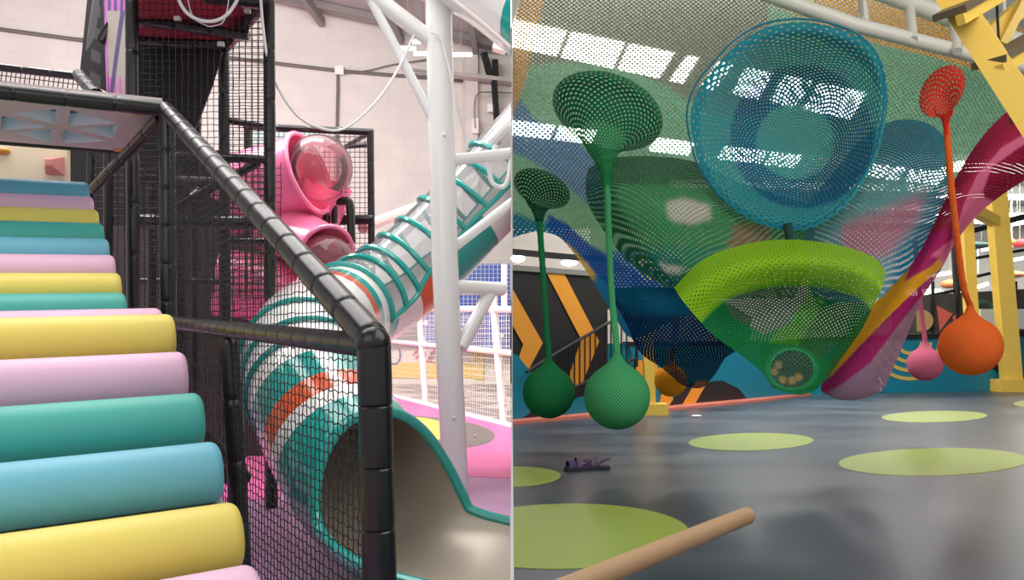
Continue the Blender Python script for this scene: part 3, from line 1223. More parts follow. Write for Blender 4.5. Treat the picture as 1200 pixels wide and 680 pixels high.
tr = thing('cable_tray', 'pale metal pipe tray on the wall at the right of the white post', 'pipe tray', WL(560, 90, .6))
MB().beam(WL(528, 87, .65), WL(610, 97, .65), .3, .12).build('tray', mat('tray_metal', (196, 190, 184), .5, .3), tr, smooth=False, clip='L')
MB().beam(WL(470, 80, .3), WL(530, 88, .6), .1, .06).build('tray_end', mat('tray_shade', (150, 146, 142), .5, .3), tr, smooth=False, clip='L')
dp = thing('black_downpipe', 'black drainpipe stepping down the wall beside the partition', 'pipe', WL(580, 90, .7))
MB().beam(WL(567, 62, .7), WL(574, 88, .7), .17, .17).build('pipe', M_blackdull, dp, smooth=False)
MB().beam(WL(580, 70, .7), WL(581, 92, .7), .15, .15).build('pipe', M_blackdull, dp, smooth=False)
MB().beam(WL(579, 95, .7), WL(584, 170, .7), .15, .15).build('pipe', M_blackdull, dp, smooth=False)
wr = MB().tube(cr([WL(557, 150, .6), WL(556, 125, .6), WL(560, 110, .6), WL(575, 108, .6), WL(599, 109, .6)], 30), .02, 6).build('wall_wire', M_pipe, clip='L')
prop(wr, 'thin black wire bent over the pale wall pier', 'wire')
for i, (px, py) in enumerate(((557, 148), (575, 127), (565, 162))):
    o = MB().box(WL(px, py, .52), (.2, .14, (.45, .24, .15)[i])).build('wall_socket', mat('socket_%d' % i, ((228, 222, 216), (240, 238, 236), (40, 40, 40))[i], .5), smooth=False)
    prop(o, ('pale tall switch box on the wall pier', 'small white box beside the black drainpipe', 'small black socket below the pale switch box')[i], 'switch box')

# ------------------------------------------------------------------ sports court behind the white fence
fc = thing('court_fence', 'white pipe fence with net around the sports court', 'fence', FL(499, 475))


def CF(px, py, off=0.0):
    """point on the vertical plane of the fence"""
    a, b = FL(462, 465.5), FL(600, 500.5)
    k = (px - 600) / F
    d = b - a
    t = (k * a.y - a.x) / (d.x - k * d.y)
    y = a.y + t * d.y - off
    return P(px, py, y)


M_fence = mat('white_padded_pipe', (238, 230, 230), .35)
for (x0, y0, x1, y1, r) in ((440, 361, 610, 363, .055), (455, 400, 610, 415, .05), (440, 459, 610, 503, .06)):
    MB().tube([CF(x0, y0), CF(x1, y1)], r, 12).build('rail', M_fence, fc, clip='L')
for (x0, y0, x1, y1) in ((491, 362, 499, 476), (577, 342, 591, 499)):
    a, b = CF(x0, y0), CF(x1, y1)
    MB().tube([a, (b.x, b.y, 0.0)], .065, 12).build('post', M_fence, fc)
MB().net([CF(440, 361), CF(598, 363), CF(598, 500), CF(440, 459)], CF(598, 400) - CF(440, 400), zz, .1, .1, .0045).build('net', mat('white_cord', (226, 220, 214), .7), fc)
MB().tube([CF(591, 310), CF(591, 363)], .05, 10).build('post', M_fence, fc)
M_bluepad = mat('blue_pad', (52, 92, 178), .5)
YB = 22.5
bw = thing('padded_backboard', 'blue padded board on the court wall behind the white fence', 'padded board', P(548, 408, YB))
MB().box((P(547, 400, YB).x, YB, P(548, 359, YB).z), (2.45, .12, 2.4)).build('pad', M_bluepad, bw, smooth=False)
MB().net([P(496, 309, YB - .1), P(598, 309, YB - .1), P(598, 408, YB - .1), P(496, 408, YB - .1)], (1, 0, 0), zz, .12, .12, .01).build('net', mat('white_cord_far', (226, 224, 226), .7), bw, clip='L')
for q in ((499, 379), (588, 394)):
    MB().ell(P(q[0], q[1], YB - .1), .07, .04, .07, 14, 8).build('bolt_cap', M_white, bw)
# court wall: pale boards with yellow kick strip and markings
mb = MB()
mb.box((-3.4, 23.4, .62), (6.7, .1, 1.24))
structure(mb.build('wall_court', mat('cream_boards', (226, 216, 202), .6, noise=.03), smooth=False, clip='L'))
mb = MB()
mb.box((P(500, 434, 23.3).x, 23.32, P(500, 434, 23.3).z), (3.1, .04, .45))
mb.box((P(561, 425, 23.3).x, 23.29, P(561, 425, 23.3).z), (.3, .04, 1.0))
structure(mb.build('baseboard_court', mat('yellow_strip', (236, 196, 50), .5), smooth=False))
mk = MB()
mk.tube([P(462 + 7 * math.cos(a), 416 + 11 * math.sin(a), 23.3) for a in [i * math.pi / 12 - 1.6 for i in range(20)]], .03, 6)
o = mk.build('round_emblem', mat('blue_print', (70, 84, 150), .6))
prop(o, 'blue ring emblem printed on the cream court wall', 'emblem')
mk = MB()
for (x0, y0, x1, y1) in ((484, 417, 491, 407), (487, 421, 494, 413), (500, 425, 510, 409), (503, 420, 506, 424), (497, 413, 499, 416), (505, 413, 508, 417)):
    mk.beam(P(x0, y0, 23.3), P(x1, y1, 23.3), .03, .06)
o = mk.build('slanted_emblem', mat('red_print', (198, 62, 76), .6), smooth=False)
prop(o, 'red slanted lettering strokes on the cream court wall', 'emblem')
M_dgn = mat('brown_grey_mesh', (128, 112, 106), .9)
o = MB().prism([P(440, 366, 23.2), P(494, 366, 23.2), P(494, 408, 23.2), P(440, 408, 23.2)], (0, .04, 0)).build('mesh_windbreak', M_dgn, smooth=False)
prop(o, 'brown grey mesh screen behind the fence beside the blue padding', 'screen')
mb = MB().tube([P(425, 267, 9.6), P(500, 238, 12)], .07, 10)
o = mb.build('handrail_pole', mat('pale_pink_rail', (226, 200, 196), .4))
prop(o, 'pale pink pole rising behind the clear slide cover', 'pole')

# ================================================================== RIGHT HALL
# ------------------------------------------------------------------ floor
def concrete_mat():
    m = mat('polished_concrete', (92, 98, 108), 0.3)
    nt = m.node_tree
    b = nt.nodes['Principled BSDF']
    tc = nt.nodes.new('ShaderNodeTexCoord')
    mp = nt.nodes.new('ShaderNodeMapping')
    mp.inputs['Scale'].default_value = (0.5, 1.1, 1)
    n = nt.nodes.new('ShaderNodeTexNoise')
    n.inputs['Scale'].default_value = 1.1
    n.inputs['Detail'].default_value = 9
    n.inputs['Roughness'].default_value = 0.62
    nt.links.new(tc.outputs['Object'], mp.inputs[0])
    nt.links.new(mp.outputs[0], n.inputs['Vector'])
    cr_ = nt.nodes.new('ShaderNodeValToRGB')
    cr_.color_ramp.elements[0].position = 0.3
    cr_.color_ramp.elements[0].color = lin((46, 52, 66))
    cr_.color_ramp.elements[1].position = 0.72
    cr_.color_ramp.elements[1].color = lin((86, 93, 102))
    nt.links.new(n.outputs['Fac'], cr_.inputs[0])
    nt.links.new(cr_.outputs[0], b.inputs['Base Color'])
    mr = nt.nodes.new('ShaderNodeMapRange')
    mr.inputs['To Min'].default_value = 0.24
    mr.inputs['To Max'].default_value = 0.42
    nt.links.new(n.outputs['Fac'], mr.inputs['Value'])
    nt.links.new(mr.outputs[0], b.inputs['Roughness'])
    return m


mb = MB()
mb.box((16, 20, -0.1), (32, 48, 0.2))
structure(mb.build('floor_right', concrete_mat(), smooth=False, clip='R'))
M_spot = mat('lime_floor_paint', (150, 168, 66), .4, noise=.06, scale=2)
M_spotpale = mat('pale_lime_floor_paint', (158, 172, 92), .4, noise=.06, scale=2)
for (px, py, rx, ry, lab) in ((660, 628.5, 148, 39, 'large lime painted floor circle under the wooden stick'),
                              (600, 559, 57, 12, 'lime floor circle cut off beside the purple sandals'),
                              (880, 518, 73, 10.5, 'lime floor circle beyond the sandals, below the green net tunnel'),
                              (1094, 541.5, 111, 16.5, 'wide lime floor circle at the right, below the orange ball'),
                              (1095, 488.5, 62, 6.8, 'far narrow lime floor circle below the pink ball'),
                              (1220, 473, 32, 5, 'lime floor circle cut by the right edge near the yellow column base')):
    q = [FL(px + rx * math.cos(a), py + ry * math.sin(a) * (1 if math.sin(a) > 0 else .96) - .02 * rx * math.cos(a)) for a in [2 * math.pi * i / 72 for i in range(72)]]
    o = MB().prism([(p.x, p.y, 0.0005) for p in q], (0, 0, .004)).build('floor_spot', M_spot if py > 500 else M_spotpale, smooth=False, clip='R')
    prop(o, lab, 'floor circle', 'lime floor circles')

# ------------------------------------------------------------------ ceiling with skylights, far wall
ZC = 7.5
mb = MB()
mb.box((16, 20, ZC + .1), (32.6, 48, .2))
structure(mb.build('ceiling_right', mat('ceiling_sheet', (178, 178, 172), .7, noise=.08, scale=.5), smooth=False, clip='R'))


def sky_strip(pts_top, pts_bot, cells, n0):
    """row of skylight panes in the ceiling plane; edges given as two pixel rows"""
    z = ZC - .02
    for k, (c0, c1) in enumerate(cells):
        q = []
        for (x, rowf) in ((c0[0], pts_top), (c1[0], pts_top), (c1[1], pts_bot), (c0[1], pts_bot)):
            q.append(PZ(x, rowf(x), z))
        o = MB().prism(q, (0, 0, .03)).build('window_%d' % (n0 + k), M_sky, smooth=False, clip='R')
        structure(o)


sky_strip(lambda x: 24 + (x - 600) * .205, lambda x: 55 + (x - 600) * .215, [((596, 596), (664, 652)), ((670, 658), (732, 718)), ((738, 724), (790, 772)), ((806, 785), (818, 800)),
          ((842, 822), (858, 838)), ((874, 858), (905, 888)), ((918, 903), (952, 932)), ((960, 942), (1016, 996))], 1)
sky_strip(lambda x: 142 + (x - 600) * .12, lambda x: 158 + (x - 600) * .118, [((596, 596), (650, 644)), ((656, 650), (700, 692)), ((770, 760), (815, 806)), ((850, 840), (900, 890)), ((905, 896), (940, 930)), ((1020, 1015), (1062, 1052)), ((1068, 1060), (1110, 1100))], 9)
# more skylights over the far end of the hall
for i, (x0, x1, y0, y1) in enumerate(((15.5, 24, 27.5, 29.0), (18.5, 30, 33.2, 34.6), (21, 30, 38.2, 39.6))):
    mbq = MB().prism([(x0, y0, ZC - .02), (x1, y0 + 1.5, ZC - .02), (x1, y1 + 1.5, ZC - .02), (x0, y1, ZC - .02)], (0, 0, .03))
    structure(mbq.build('window_%d' % (50 + i), M_sky, smooth=False))
mb = MB()
M_truss = mat('grey_truss', (150, 148, 142), .5, .2)
for (y0, y1) in ((30.5, 33), (35, 37.5), (39, 41)):
    mb.beam((6, y0, ZC - .2), (31, y1, ZC - .2), .14, .3)
structure(mb.build('trim_3', M_truss, smooth=False, clip='R'))
mb = MB()
mb.box((16, 43.9, 3.75), (32, .2, 7.5))
structure(mb.build('wall_far', mat('far_cladding', (176, 172, 164), .8, noise=.06, scale=.4), smooth=False))
mb = MB()
mb.box((31.9, 22, 3.75), (.2, 44, 7.5))
structure(mb.build('wall_right', mat('side_cladding', (186, 182, 176), .8), smooth=False))
k = 0
for (px, py, w) in ((1180, 232, 40), (1192, 262, 30), (1100, 322, 26), (1168, 290, 34), (1185, 305, 28), (1130, 308, 24), (1095, 345, 20), (1150, 335, 14)):
    y = (34 if py < 300 else 37.5) + k * .35
    c = P(px, py, y)
    ln = w * y / F / 2
    mb = MB().beam(c - Vector((ln, 0, .1)), c + Vector((ln, 0, .1)), .22, .16)
    o = thing('hall_light', None, None, c)
    mb.build('tube', M_lamp, o, smooth=False)
    MB().tube([c, Vector((c.x, c.y, ZC - .02))], .015, 6).build('hanger', M_truss, o)
    prop(o, ('glowing light strip at the far right above the yellow column', 'glowing strip at the right edge behind the yellow column', 'glowing strip left of the red rope, far back', 'glowing strip between the two yellow columns, upper',
             'glowing strip right of the yellow column beside the red lantern', 'glowing strip just left of the tall yellow column', 'low small strip behind the pink ball rope', 'tiny low strip between yellow columns')[k], 'ceiling light', 'light strips in the far hall')
    k += 1
mb = MB()
for i in range(9):
    c = P(1064 + i * 4.6, 343, 36)
    o = MB().box(c, (.1, .1, .3)).build('window_%d' % (20 + i), M_lamp, smooth=False)
    structure(o)


# ------------------------------------------------------------------ painted wall at the back (runs away to the right)
def WR(px, py, off=0.0):
    k = (px - 600) / F
    y = 13.02 / (1 - 0.851 * k) - off
    return P(px, py, y)


def WRz(px, z, off=0.0):
    p = WR(px, HZ, off)
    p.z = z
    return p


M_tealwall = mat('teal_wall_paint', (14, 122, 146), .45, noise=.05, scale=1)
M_chblack = mat('black_wall_paint', (34, 33, 35), .5)
M_chorange = mat('orange_wall_paint', (226, 150, 50), .5)
nwr = Vector((.648, -.762, 0))


def wall_slab(name, x0, x1, z0, z1, m, off=0.0, thick=.12, kind=True):
    q = [WRz(x0, z0, off), WRz(x1, z0, off), WRz(x1, z1, off), WRz(x0, z1, off)]
    o = MB().prism(q, -nwr * thick).build(name, m, smooth=False, clip='R')
    if kind:
        structure(o)
    return o


def wall_fig(name, poly, m, off, label=None, n=0):
    if n:
        poly = cr(poly, n, True)
    o = MB().prism([WR(x, y, off) for x, y in poly], nwr * .004).build(name, m, smooth=False, clip='R')
    structure(o)
    return o


wall_slab('wall_painted', 590, 712, 0, 2.52, M_chblack)
wall_slab('wall_teal', 712, 952, 0, 1.28, M_tealwall)
wall_slab('trim_4', 590, 692, 2.49, 2.58, mat('grey_cap', (128, 126, 122), .5), .05)
wall_slab('trim_5', 590, 712, 2.74, 2.84, M_blackdull, .1, .05)
wall_slab('trim_6', 735, 955, 1.24, 1.31, M_blackdull, .03)
# chevrons and rounded teal fields (each a painted field on the wall)
wall_fig('wall_orange_chevron', [(594, 318), (600, 338), (636, 402), (600, 470), (590, 470), (613, 404), (590, 362)], M_chorange, .02)
wall_fig('wall_orange_chevron', [(639, 317), (659, 317), (702, 400), (682, 450), (662, 455), (681, 398)], M_chorange, .02)
wall_fig('wall_teal_field', [(590, 412), (606, 416), (622, 436), (627, 462), (620, 485), (606, 494), (590, 496)], M_tealwall, .025)
wall_fig('wall_teal_field', [(652, 491), (676, 466), (700, 460), (712, 462), (712, 486), (690, 488)], M_tealwall, .025)
wall_fig('wall_black_field', [(808, 478), (813, 460), (826, 448), (846, 446), (866, 456), (878, 471), (845, 474.5)], M_chblack, .02)
wall_fig('wall_orange_stripe', [(797, 479), (816, 446), (830, 446), (812, 477.5)], M_chorange, .03)
wall_fig('wall_black_stripe', [(780, 481), (800, 452), (816, 448), (798, 479)], M_chblack, .022)
wall_fig('wall_orange_field', [(745, 484), (745, 422), (768, 424), (778, 448), (790, 470), (782, 481), (770, 482), (775, 462), (764, 440), (758, 440), (758, 484)], M_chorange, .022)
# second stretch of wall at the right
WA, WB = FL(950, 463), FL(1240, 456.5)


def W2(px, py, off=0.0):
    k = (px - 600) / F
    d = WB - WA
    t = (k * WA.y - WA.x) / (d.x - k * d.y)
    y = WA.y + t * d.y - off
    return P(px, py, y)


def W2z(px, z, off=0.0):
    p = W2(px, HZ, off)
    p.z = z
    return p


q = [W2z(935, 0), W2z(1240, 0), W2z(1240, 1.45), W2z(935, 1.3)]
structure(MB().prism(q, (0, .12, 0)).build('wall_back', M_tealwall, smooth=False))
q = [W2z(935, 1.28, .05), W2z(1240, 1.43, .05), W2z(1240, 1.62, .05), W2z(935, 1.36, .05)]
structure(MB().prism(q, (0, .25, 0)).build('trim_7', M_blackdull, smooth=False))
M_ochre = mat('ochre_paint', (206, 178, 90), .5)
for i, r in enumerate((12, 22, 32, 42)):
    mb = MB()
    a0, a1 = .05, math.pi - .05
    rows = []
    for k in range(25):
        a = a0 + (a1 - a0) * k / 24
        rows.append([W2(1066 + (r) * 1.02 * math.cos(a), 400 + r * math.sin(a), .02), W2(1066 + (r + 4.2) * 1.02 * math.cos(a), 400 + (r + 4.2) * math.sin(a), .02)])
    mb.grid(rows)
    structure(mb.build('wall_ochre_arc', M_ochre, smooth=False))
mb = MB()
for a, b in (((1170, 426), (1175, 434)), ((1175, 434), (1181, 398)), ((1028, 452), (1033, 458)), ((1030, 444), (1034, 450))):
    mb.beam(W2(a[0], a[1], .03), W2(b[0], b[1], .03), .03, .06)
structure(mb.build('wall_white_zigzag', M_white, smooth=False))
mb = MB().prism([W2(1158, 398, .02), W2(1176, 398, .02), W2(1172, 438, .02), W2(1160, 430, .02)], (0, -.004, 0))
structure(mb.build('wall_black_field', M_chblack, smooth=False))
# salmon kerb along the foot of the wall
kp = [FL(590, 499.0), FL(700, 489), FL(800, 480), (FL(900, 470)), FL(950, 463.5)]
kq = [FL(590, 493.0), FL(700, 485), FL(800, 476), (FL(900, 467)), FL(948, 462.6)]
mb = MB().prism([(p.x, p.y, .0005) for p in kp] + [(p.x, p.y, .0005) for p in reversed(kq)], (0, 0, .05))
structure(mb.build('trim_8', mat('salmon_kerb', (214, 124, 106), .5), smooth=False, clip='R'))

# black stair railing before the chevron wall
rl = thing('stair_railing', 'black metal stair railing rising in front of the orange chevron wall', 'railing', FL(690, 492))
YR = 12.6


def PR(px, py):
    k = (px - 600) / F
    return P(px, py, 12.85 / (1 - 0.851 * k))


MB().tube([PR(617, 436), PR(654, 413), PR(726, 371), PR(733, 372)], .03, 8).build('handrail', M_blackdull, rl)
for i in range(14):
    x = 655 + i * 6.1
    yt = 413 - (x - 654) * .58 if x < 726 else 372 + (x - 726) * 1.6
    yb = 462 - (x - 655) * .45 if x < 726 else 430
    MB().tube([PR(x, yt), PR(x, yb)], .014, 6).build('baluster', M_blackdull, rl)
MB().tube([PR(648, 466), PR(745, 420)], .025, 8).build('bottom_rail', M_blackdull, rl)
MB().tube([PR(726, 371), PR(746, 402), PR(746, 430)], .03, 8).build('newel_rail', M_blackdull, rl)
for x in (650, 700, 744):
    a = PR(x, 466 - (x - 648) * .48)
    MB().tube([a, (a.x, a.y, 0)], .022, 8).build('support', M_blackdull, rl)
o = MB().tube([PR(724, 408) + Vector((0, 2.2, 0)), PR(765, 407) + Vector((0, 2.2, 0))], .12, 14).build('padded_pipe', mat('red_pad', (206, 84, 96), .5))
prop(o, 'pinkish red padded pipe behind the black stair railing', 'pipe')
bx = MB().prism([WR(692, 319, -.3), WR(712, 324, -.3), WR(716, 343, -.3), WR(692, 342, -.3)], (0, .05, 0)).build('mesh_screen', mat('white_mesh', (176, 172, 162), .8), smooth=False)
prop(bx, 'small whitish mesh screen behind the top corner of the chevron wall', 'screen')
pn = thing('service_cabinet', 'pale cabinet with dark opening behind the railing', 'cabinet', FL(722, 480))
c = P(718, 382, 16.5)
MB().box((c.x, c.y, c.z * .5 + .55), (.75, .3, c.z + 1.1)).build('body', mat('pale_cabinet', (170, 166, 152), .7), pn, smooth=False)
MB().box((c.x - .05, c.y - .16, c.z + .55), (.3, .04, .35)).build('dark_opening', M_blackdull, pn, smooth=False)
# far left: pale clutter behind the top of the chevron wall
o = MB().prism([P(590, 268, 19), P(692, 268, 19), P(692, 330, 19), P(590, 330, 19)], (0, .1, 0)).build('window_40', mat('dusty_glazing', (150, 142, 136), .5, noise=.3, scale=1.2), smooth=False, clip='R')
structure(o)
for (px, py, w, h, lab) in ((607, 303, 15, 10, 'white bright light panel at the far left above the chevron wall'), (667, 308, 18, 8, 'white rounded lamp above the chevron wall top')):
    o = MB().ell(P(px, py, 18.6), w * 18.6 / F / 2 * 1.1, .08, h * 18.6 / F / 2, 20, 10).build('wall_lamp', M_lamp)
    prop(o, lab, 'lamp')

# ------------------------------------------------------------------ things beyond the back wall
mu = thing('mural_board', 'dark mural board with wood-coloured discs and red triangles above the teal wall', 'mural', W2z(1110, 1.5))
YM = 22.4
MB().prism([P(1046, 348, YM), P(1215, 338, YM), P(1215, 396, YM), P(1046, 396, YM)], (0, .06, 0)).build('board', mat('mural_dark', (70, 66, 62), .6, noise=.1), mu, smooth=False)
for (cx, cy, r) in ((1079, 376, 13), (1054, 378, 9)):
    MB().tube([P(cx, cy, YM - .02), P(cx, cy, YM - .05)], r * YM / F, 36).build('wood_disc', mat('wood_disc_%d' % cx, (150, 118, 66), .6, noise=.15, scale=2), mu)
for tri_ in (((1097, 358), (1116, 368), (1101, 388)), ((1148, 372), (1162, 372), (1160, 390)), ((1116, 372), (1124, 366), (1122, 390))):
    MB().prism([P(x, y, YM - .03) for x, y in tri_], (0, -.02, 0)).build('red_triangle', mat('mural_red', (206, 96, 84), .6), mu, smooth=False)
MB().tube([P(1152 + 14 * math.cos(a), 374 + 20 * math.sin(a), YM - .03) for a in [i * math.pi / 10 for i in range(20)]], .08, 6, closed=True, caps=False).build('green_ring', mat('mural_green', (70, 96, 88), .6), mu)
for x in (1093, 1122, 1190):
    MB().beam(P(x, 330, YM - .1), P(x + 1, 396, YM - .1), .08, .06).build('frame_bar', M_blackdull, mu, smooth=False)
o = MB().box(P(1180, 374, 21.9), (1.5, .1, .55)).build('white_sign', mat('white_sign', (224, 222, 214), .5), smooth=False)
prop(o, 'blank white board leaning above the teal wall beside the yellow column', 'board')
M_gcan = mat('green_canopy', (52, 84, 76), .6)


def hung(name, c, rx, ry, rz, m):
    o = thing(name, None, None, c)
    MB().ell(c, rx, ry, rz, 24, 12).build('body', m, o)
    MB().tube([c, Vector((c.x, c.y, ZC - .02))], .012, 6).build('hanger', M_truss, o)
    return o


o = hung('green_canopy', P(1136, 288, 30), .8, .6, .14, M_gcan)
prop(o, 'flat dark green round canopy hanging between the yellow columns', 'canopy')
o = hung('green_canopy', P(1107, 285, 31), .5, .4, .1, M_gcan)
prop(o, 'smaller dark green canopy partly behind the red rope', 'canopy')
for (px, py, w, h, c, lab) in ((1113, 333, 17, 10, (228, 132, 76), 'orange round lantern low behind the red rope'), (1181, 284, 8, 8, (232, 160, 80), 'small orange lantern right of the tall yellow column'),
                               (1195, 285, 8, 9, (208, 80, 84), 'small red lantern at the right picture edge'), (1186, 322, 26, 8, (222, 140, 84), 'long orange drum hanging at the right edge')):
    o = hung('hanging_lantern', P(px, py, 28), w * 15 / F, .4, h * 15 / F, mat('lantern_%d' % px, c, .6))
    prop(o, lab, 'lantern')
bb = thing('black_truss', 'black steel bars crossing behind the yellow columns', 'frame', P(1120, 400, 23))
for (a, b, r) in (((1095, 282), (1200, 254), .09), ((1118, 280), (1124, 395), .09), ((1140, 325), (1170, 318), .05), ((1163, 305), (1172, 395), .06), ((1186, 322), (1190, 392), .06), ((1045, 356), (1130, 338), .05), ((1140, 303), (1205, 292), .05)):
    MB().tube([P(a[0], a[1], 23), P(b[0], b[1], 23)], r, 8).build('bar', M_blackdull, bb)
for (x, y0, y1) in ((1090, 310, 345), (1078, 322, 345), (1146, 292, 320), (1185, 236, 280), (1172, 240, 290)):
    o = MB().tube([P(x, y0, 29), P(x, y1, 29)], .03, 6).build('ceiling_cable', M_white)
    prop(o, 'thin white hanging rod in the far hall, %s' % {1090: 'left by the net neck', 1078: 'farthest left above pink ball', 1146: 'between the yellow columns', 1185: 'rightmost under the strips', 1172: 'by the thick column'}[x], 'rod')

# ------------------------------------------------------------------ yellow steel columns
yc = thing('yellow_column', 'tall thick yellow steel column on a block base at the right', 'column', FL(1182, 459))
YC = FL(1182, 459).y
MB().box((P(1186, 452, YC).x, YC, P(1186, 452, YC).z - .0), (.85, .5, .33)).build('base', M_yellow, yc, smooth=False)
MB().beam((P(1185, 446, YC).x, YC, P(1185, 446, YC).z), P(1167, 225, YC), .42, .3, up=(0, 1, 0)).build('shaft', M_yellow, yc, smooth=False)
MB().beam(P(1170, 262, YC), P(1138, 244, YC - .6), .22, .25).build('brace', M_yellow, yc, smooth=False)
MB().beam(P(1168, 240, YC), P(1160, 222, YC), .2, .25).build('brace', M_yellow, yc, smooth=False)
yc = thing('yellow_column', 'slimmer yellow column behind the red rope, left of the thick one', 'column', (P(1140, 456, 21).x, 20.9, 0))
MB().beam((P(1143, 456, 20.9).x, 20.9, 0), P(1131, 245, 20.9), .27, .25, up=(0, 1, 0)).build('shaft', M_yellow, yc, smooth=False)
MB().box((P(1143, 456, 20.9).x, 20.9, .1), (.4, .4, .2)).build('base', M_yellow, yc, smooth=False)
MB().beam(P(1131, 248, 20.9), P(1168, 236, 20.9), .2, .2).build('crossbar', M_yellow, yc, smooth=False)
yc = thing('yellow_column', 'short visible yellow column behind the green ball at the left', 'column', FL(766, 486))
YL = FL(766, 486).y
MB().box((FL(767, 486).x, YL, .1), (.44, .34, .2)).build('base', M_yellow, yc, smooth=False)
MB().beam((P(762, 486, YL).x, YL, .1), P(755, 300, YL), .18, .18, up=(0, 1, 0)).build('shaft', M_yellow, yc, smooth=False)

# ------------------------------------------------------------------ yellow stair at the top right
ys = thing('yellow_stair', 'yellow steel stair with dark treads crossing the top right corner', 'stair', P(1160, 80, 5.6))
YS = 5.8
MB().beam(P(1092, -40, YS + .3), P(1222, 160, YS - .2), .1, .19).build('stringer', M_yellow, ys, smooth=False)
for (a, b) in (((1112, 16), (1215, -42)), ((1158, 74), (1260, 14)), ((1204, 138), (1300, 80))):
    pa, pb = P(a[0], a[1], YS), P(b[0], b[1], YS + .8)
    MB().beam(pa + Vector((0, 0, .0)), pb, .24, .05).build('tread', M_brown, ys, smooth=False)
    MB().beam(pa + Vector((.05, -.06, -.07)), pb + Vector((.05, -.06, -.07)), .06, .075).build('tread_frame', M_yellow, ys, smooth=False)
MB().beam(P(1148, 50, 6.9), P(1225, -14, 7.1), .1, .14).build('far_stringer', M_yellow, ys, smooth=False)
MB().beam(P(1174, 52, 6.9), P(1206, -10, 6.9), .07, .07).build('strut', M_yellow, ys, smooth=False)
MB().tube([P(1167, -20, 6.6), P(1171, 60, 6.6)], .012, 6).build('cable', M_blackdull, ys)

# ------------------------------------------------------------------ white tubular truss that carries the net
M_wtruss = mat('offwhite_enamel', (218, 214, 200), .35)
wt = thing('white_truss', 'off-white tubular truss carrying the crochet net along the top', 'truss', P(1000, 30, 9.3))
MB().tube([P(800, -42, 9.1), P(1000, 29, 9.3), P(1165, 71, 9.6), P(1230, 84, 9.7)], .085, 18).build('lower_tube', M_wtruss, wt)
MB().tube([P(900, -62, 9.6), P(1010, -18, 9.7), P(1122, 24, 9.9), P(1230, 62, 10)], .11, 18).build('upper_tube', M_wtruss, wt)
for x in (948, 1014, 1070, 1122, 1180):
    y = 29 + (x - 1000) * .256
    MB().tube([P(x, y, 9.35), P(x - 4, y - 40, 9.75)], .055, 12).build('strut', M_wtruss, wt)
MB().beam(P(584, 60, 10.2), P(620, -60, 10.2), .16, .16).build('end_tube', M_wtruss, wt, smooth=False)
for x in (1014, 1180):
    p = P(x, 29 + (x - 1000) * .256, 9.4)
    MB().tube([p, (p.x, p.y + .2, 7.45)], .02, 8).build('hanger', M_wtruss, wt)

# ------------------------------------------------------------------ the crochet net
KH, LG, MG, DG = (128, 140, 112), (122, 190, 142), (62, 134, 84), (26, 88, 62)
BL, DB, MB_, TL = (74, 130, 170), (30, 84, 156), (36, 108, 156), (40, 132, 156)
TAN, LIME, GRN, ORG = (218, 160, 70), (156, 208, 40), (34, 132, 66), (226, 160, 34)
MAG, MAUV, CRIM, PNK, REDC, NAVY = (158, 36, 98), (150, 112, 136), (172, 44, 78), (222, 112, 146), (226, 62, 50), (26, 48, 84)
N_open = crochet_mat('crochet_open', .036, .16, .6)
N_mid = crochet_mat('crochet_medium', .028, .42, .6)
N_fine = crochet_mat('crochet_fine', .027, .58, .6)
N_disc = crochet_mat('crochet_disc', .034, .42, .7)
N_tight = crochet_mat('crochet_tight', .026, .72, .5)
ct = thing('crochet_net', 'huge hanging crochet net of coloured funnels, bowls and a lime tunnel', 'net sculpture', P(900, 430, 8.8))

# 1 - canopy and left flank
regs = [([(590, -40), (642, -40), (632, 25), (622, 60), (617, 90), (607, 118), (600, 140), (590, 140)], TAN),
        ([(1000, -40), (1230, -40), (1230, 92), (1150, 84), (1090, 66), (1000, 44), (940, 20), (880, -5), (860, -40)], (232, 172, 72)),
        ([(635, -40), (900, -40), (900, 140), (830, 132), (780, 100), (720, 78), (660, 72), (618, 78)], KH),
        ([(590, 92), (606, 112), (628, 140), (655, 152), (690, 176), (712, 200), (712, 262), (700, 250), (680, 232), (650, 206), (620, 186), (590, 176)], BL + (.05,)),
        ([(590, 176), (620, 186), (650, 206), (680, 232), (705, 256), (716, 300), (690, 286), (664, 262), (648, 250), (620, 256), (590, 246)], (126, 184, 138, .35)),
        ([(590, 246), (620, 256), (636, 262), (650, 274), (590, 300)], TL + (.6,)),
        ([(640, 250), (664, 262), (690, 284), (730, 310), (790, 345), (740, 362), (700, 322), (668, 288), (640, 272)], DB + (.75,)),
        ([(700, 300), (760, 330), (850, 380), (850, 420), (700, 420)], (36, 116, 164, .75)),
        ([(640, 268), (655, 270), (682, 300), (700, 325), (692, 328), (672, 304), (652, 282), (640, 282)], (212, 170, 70, .6)),
        ([(600, 280), (800, 300), (800, 420), (600, 420)], MB_ + (.4,))]
xs = [596, 625, 645, 662, 690, 715, 740, 780, 850, 930, 1010, 1080, 1150, 1225]
ybot = [280, 272, 274, 284, 322, 362, 396, 380, 345, 300, 262, 235, 190, 165]
ycan = polymap(LG, regs)
rows = []
for f in (0, .12, .25, .4, .55, .7, .85, 1.0):
    row = []
    for x, yb in zip(xs, ybot):
        yt = -45 if x < 900 else -45 + (x - 900) * .26
        d = 11.3 - 1.5 * f - .25 * math.sin(f * math.pi) * math.cos((x - 700) / 130.0)
        if x > 950:
            d = 11.3 - .9 * f
        row.append((x, yt + (yb - yt) * f, d))
    rows.append(row)
o = sheet(rows, 230, 150, ycan).build('canopy_net', N_open, ct, clip='R')

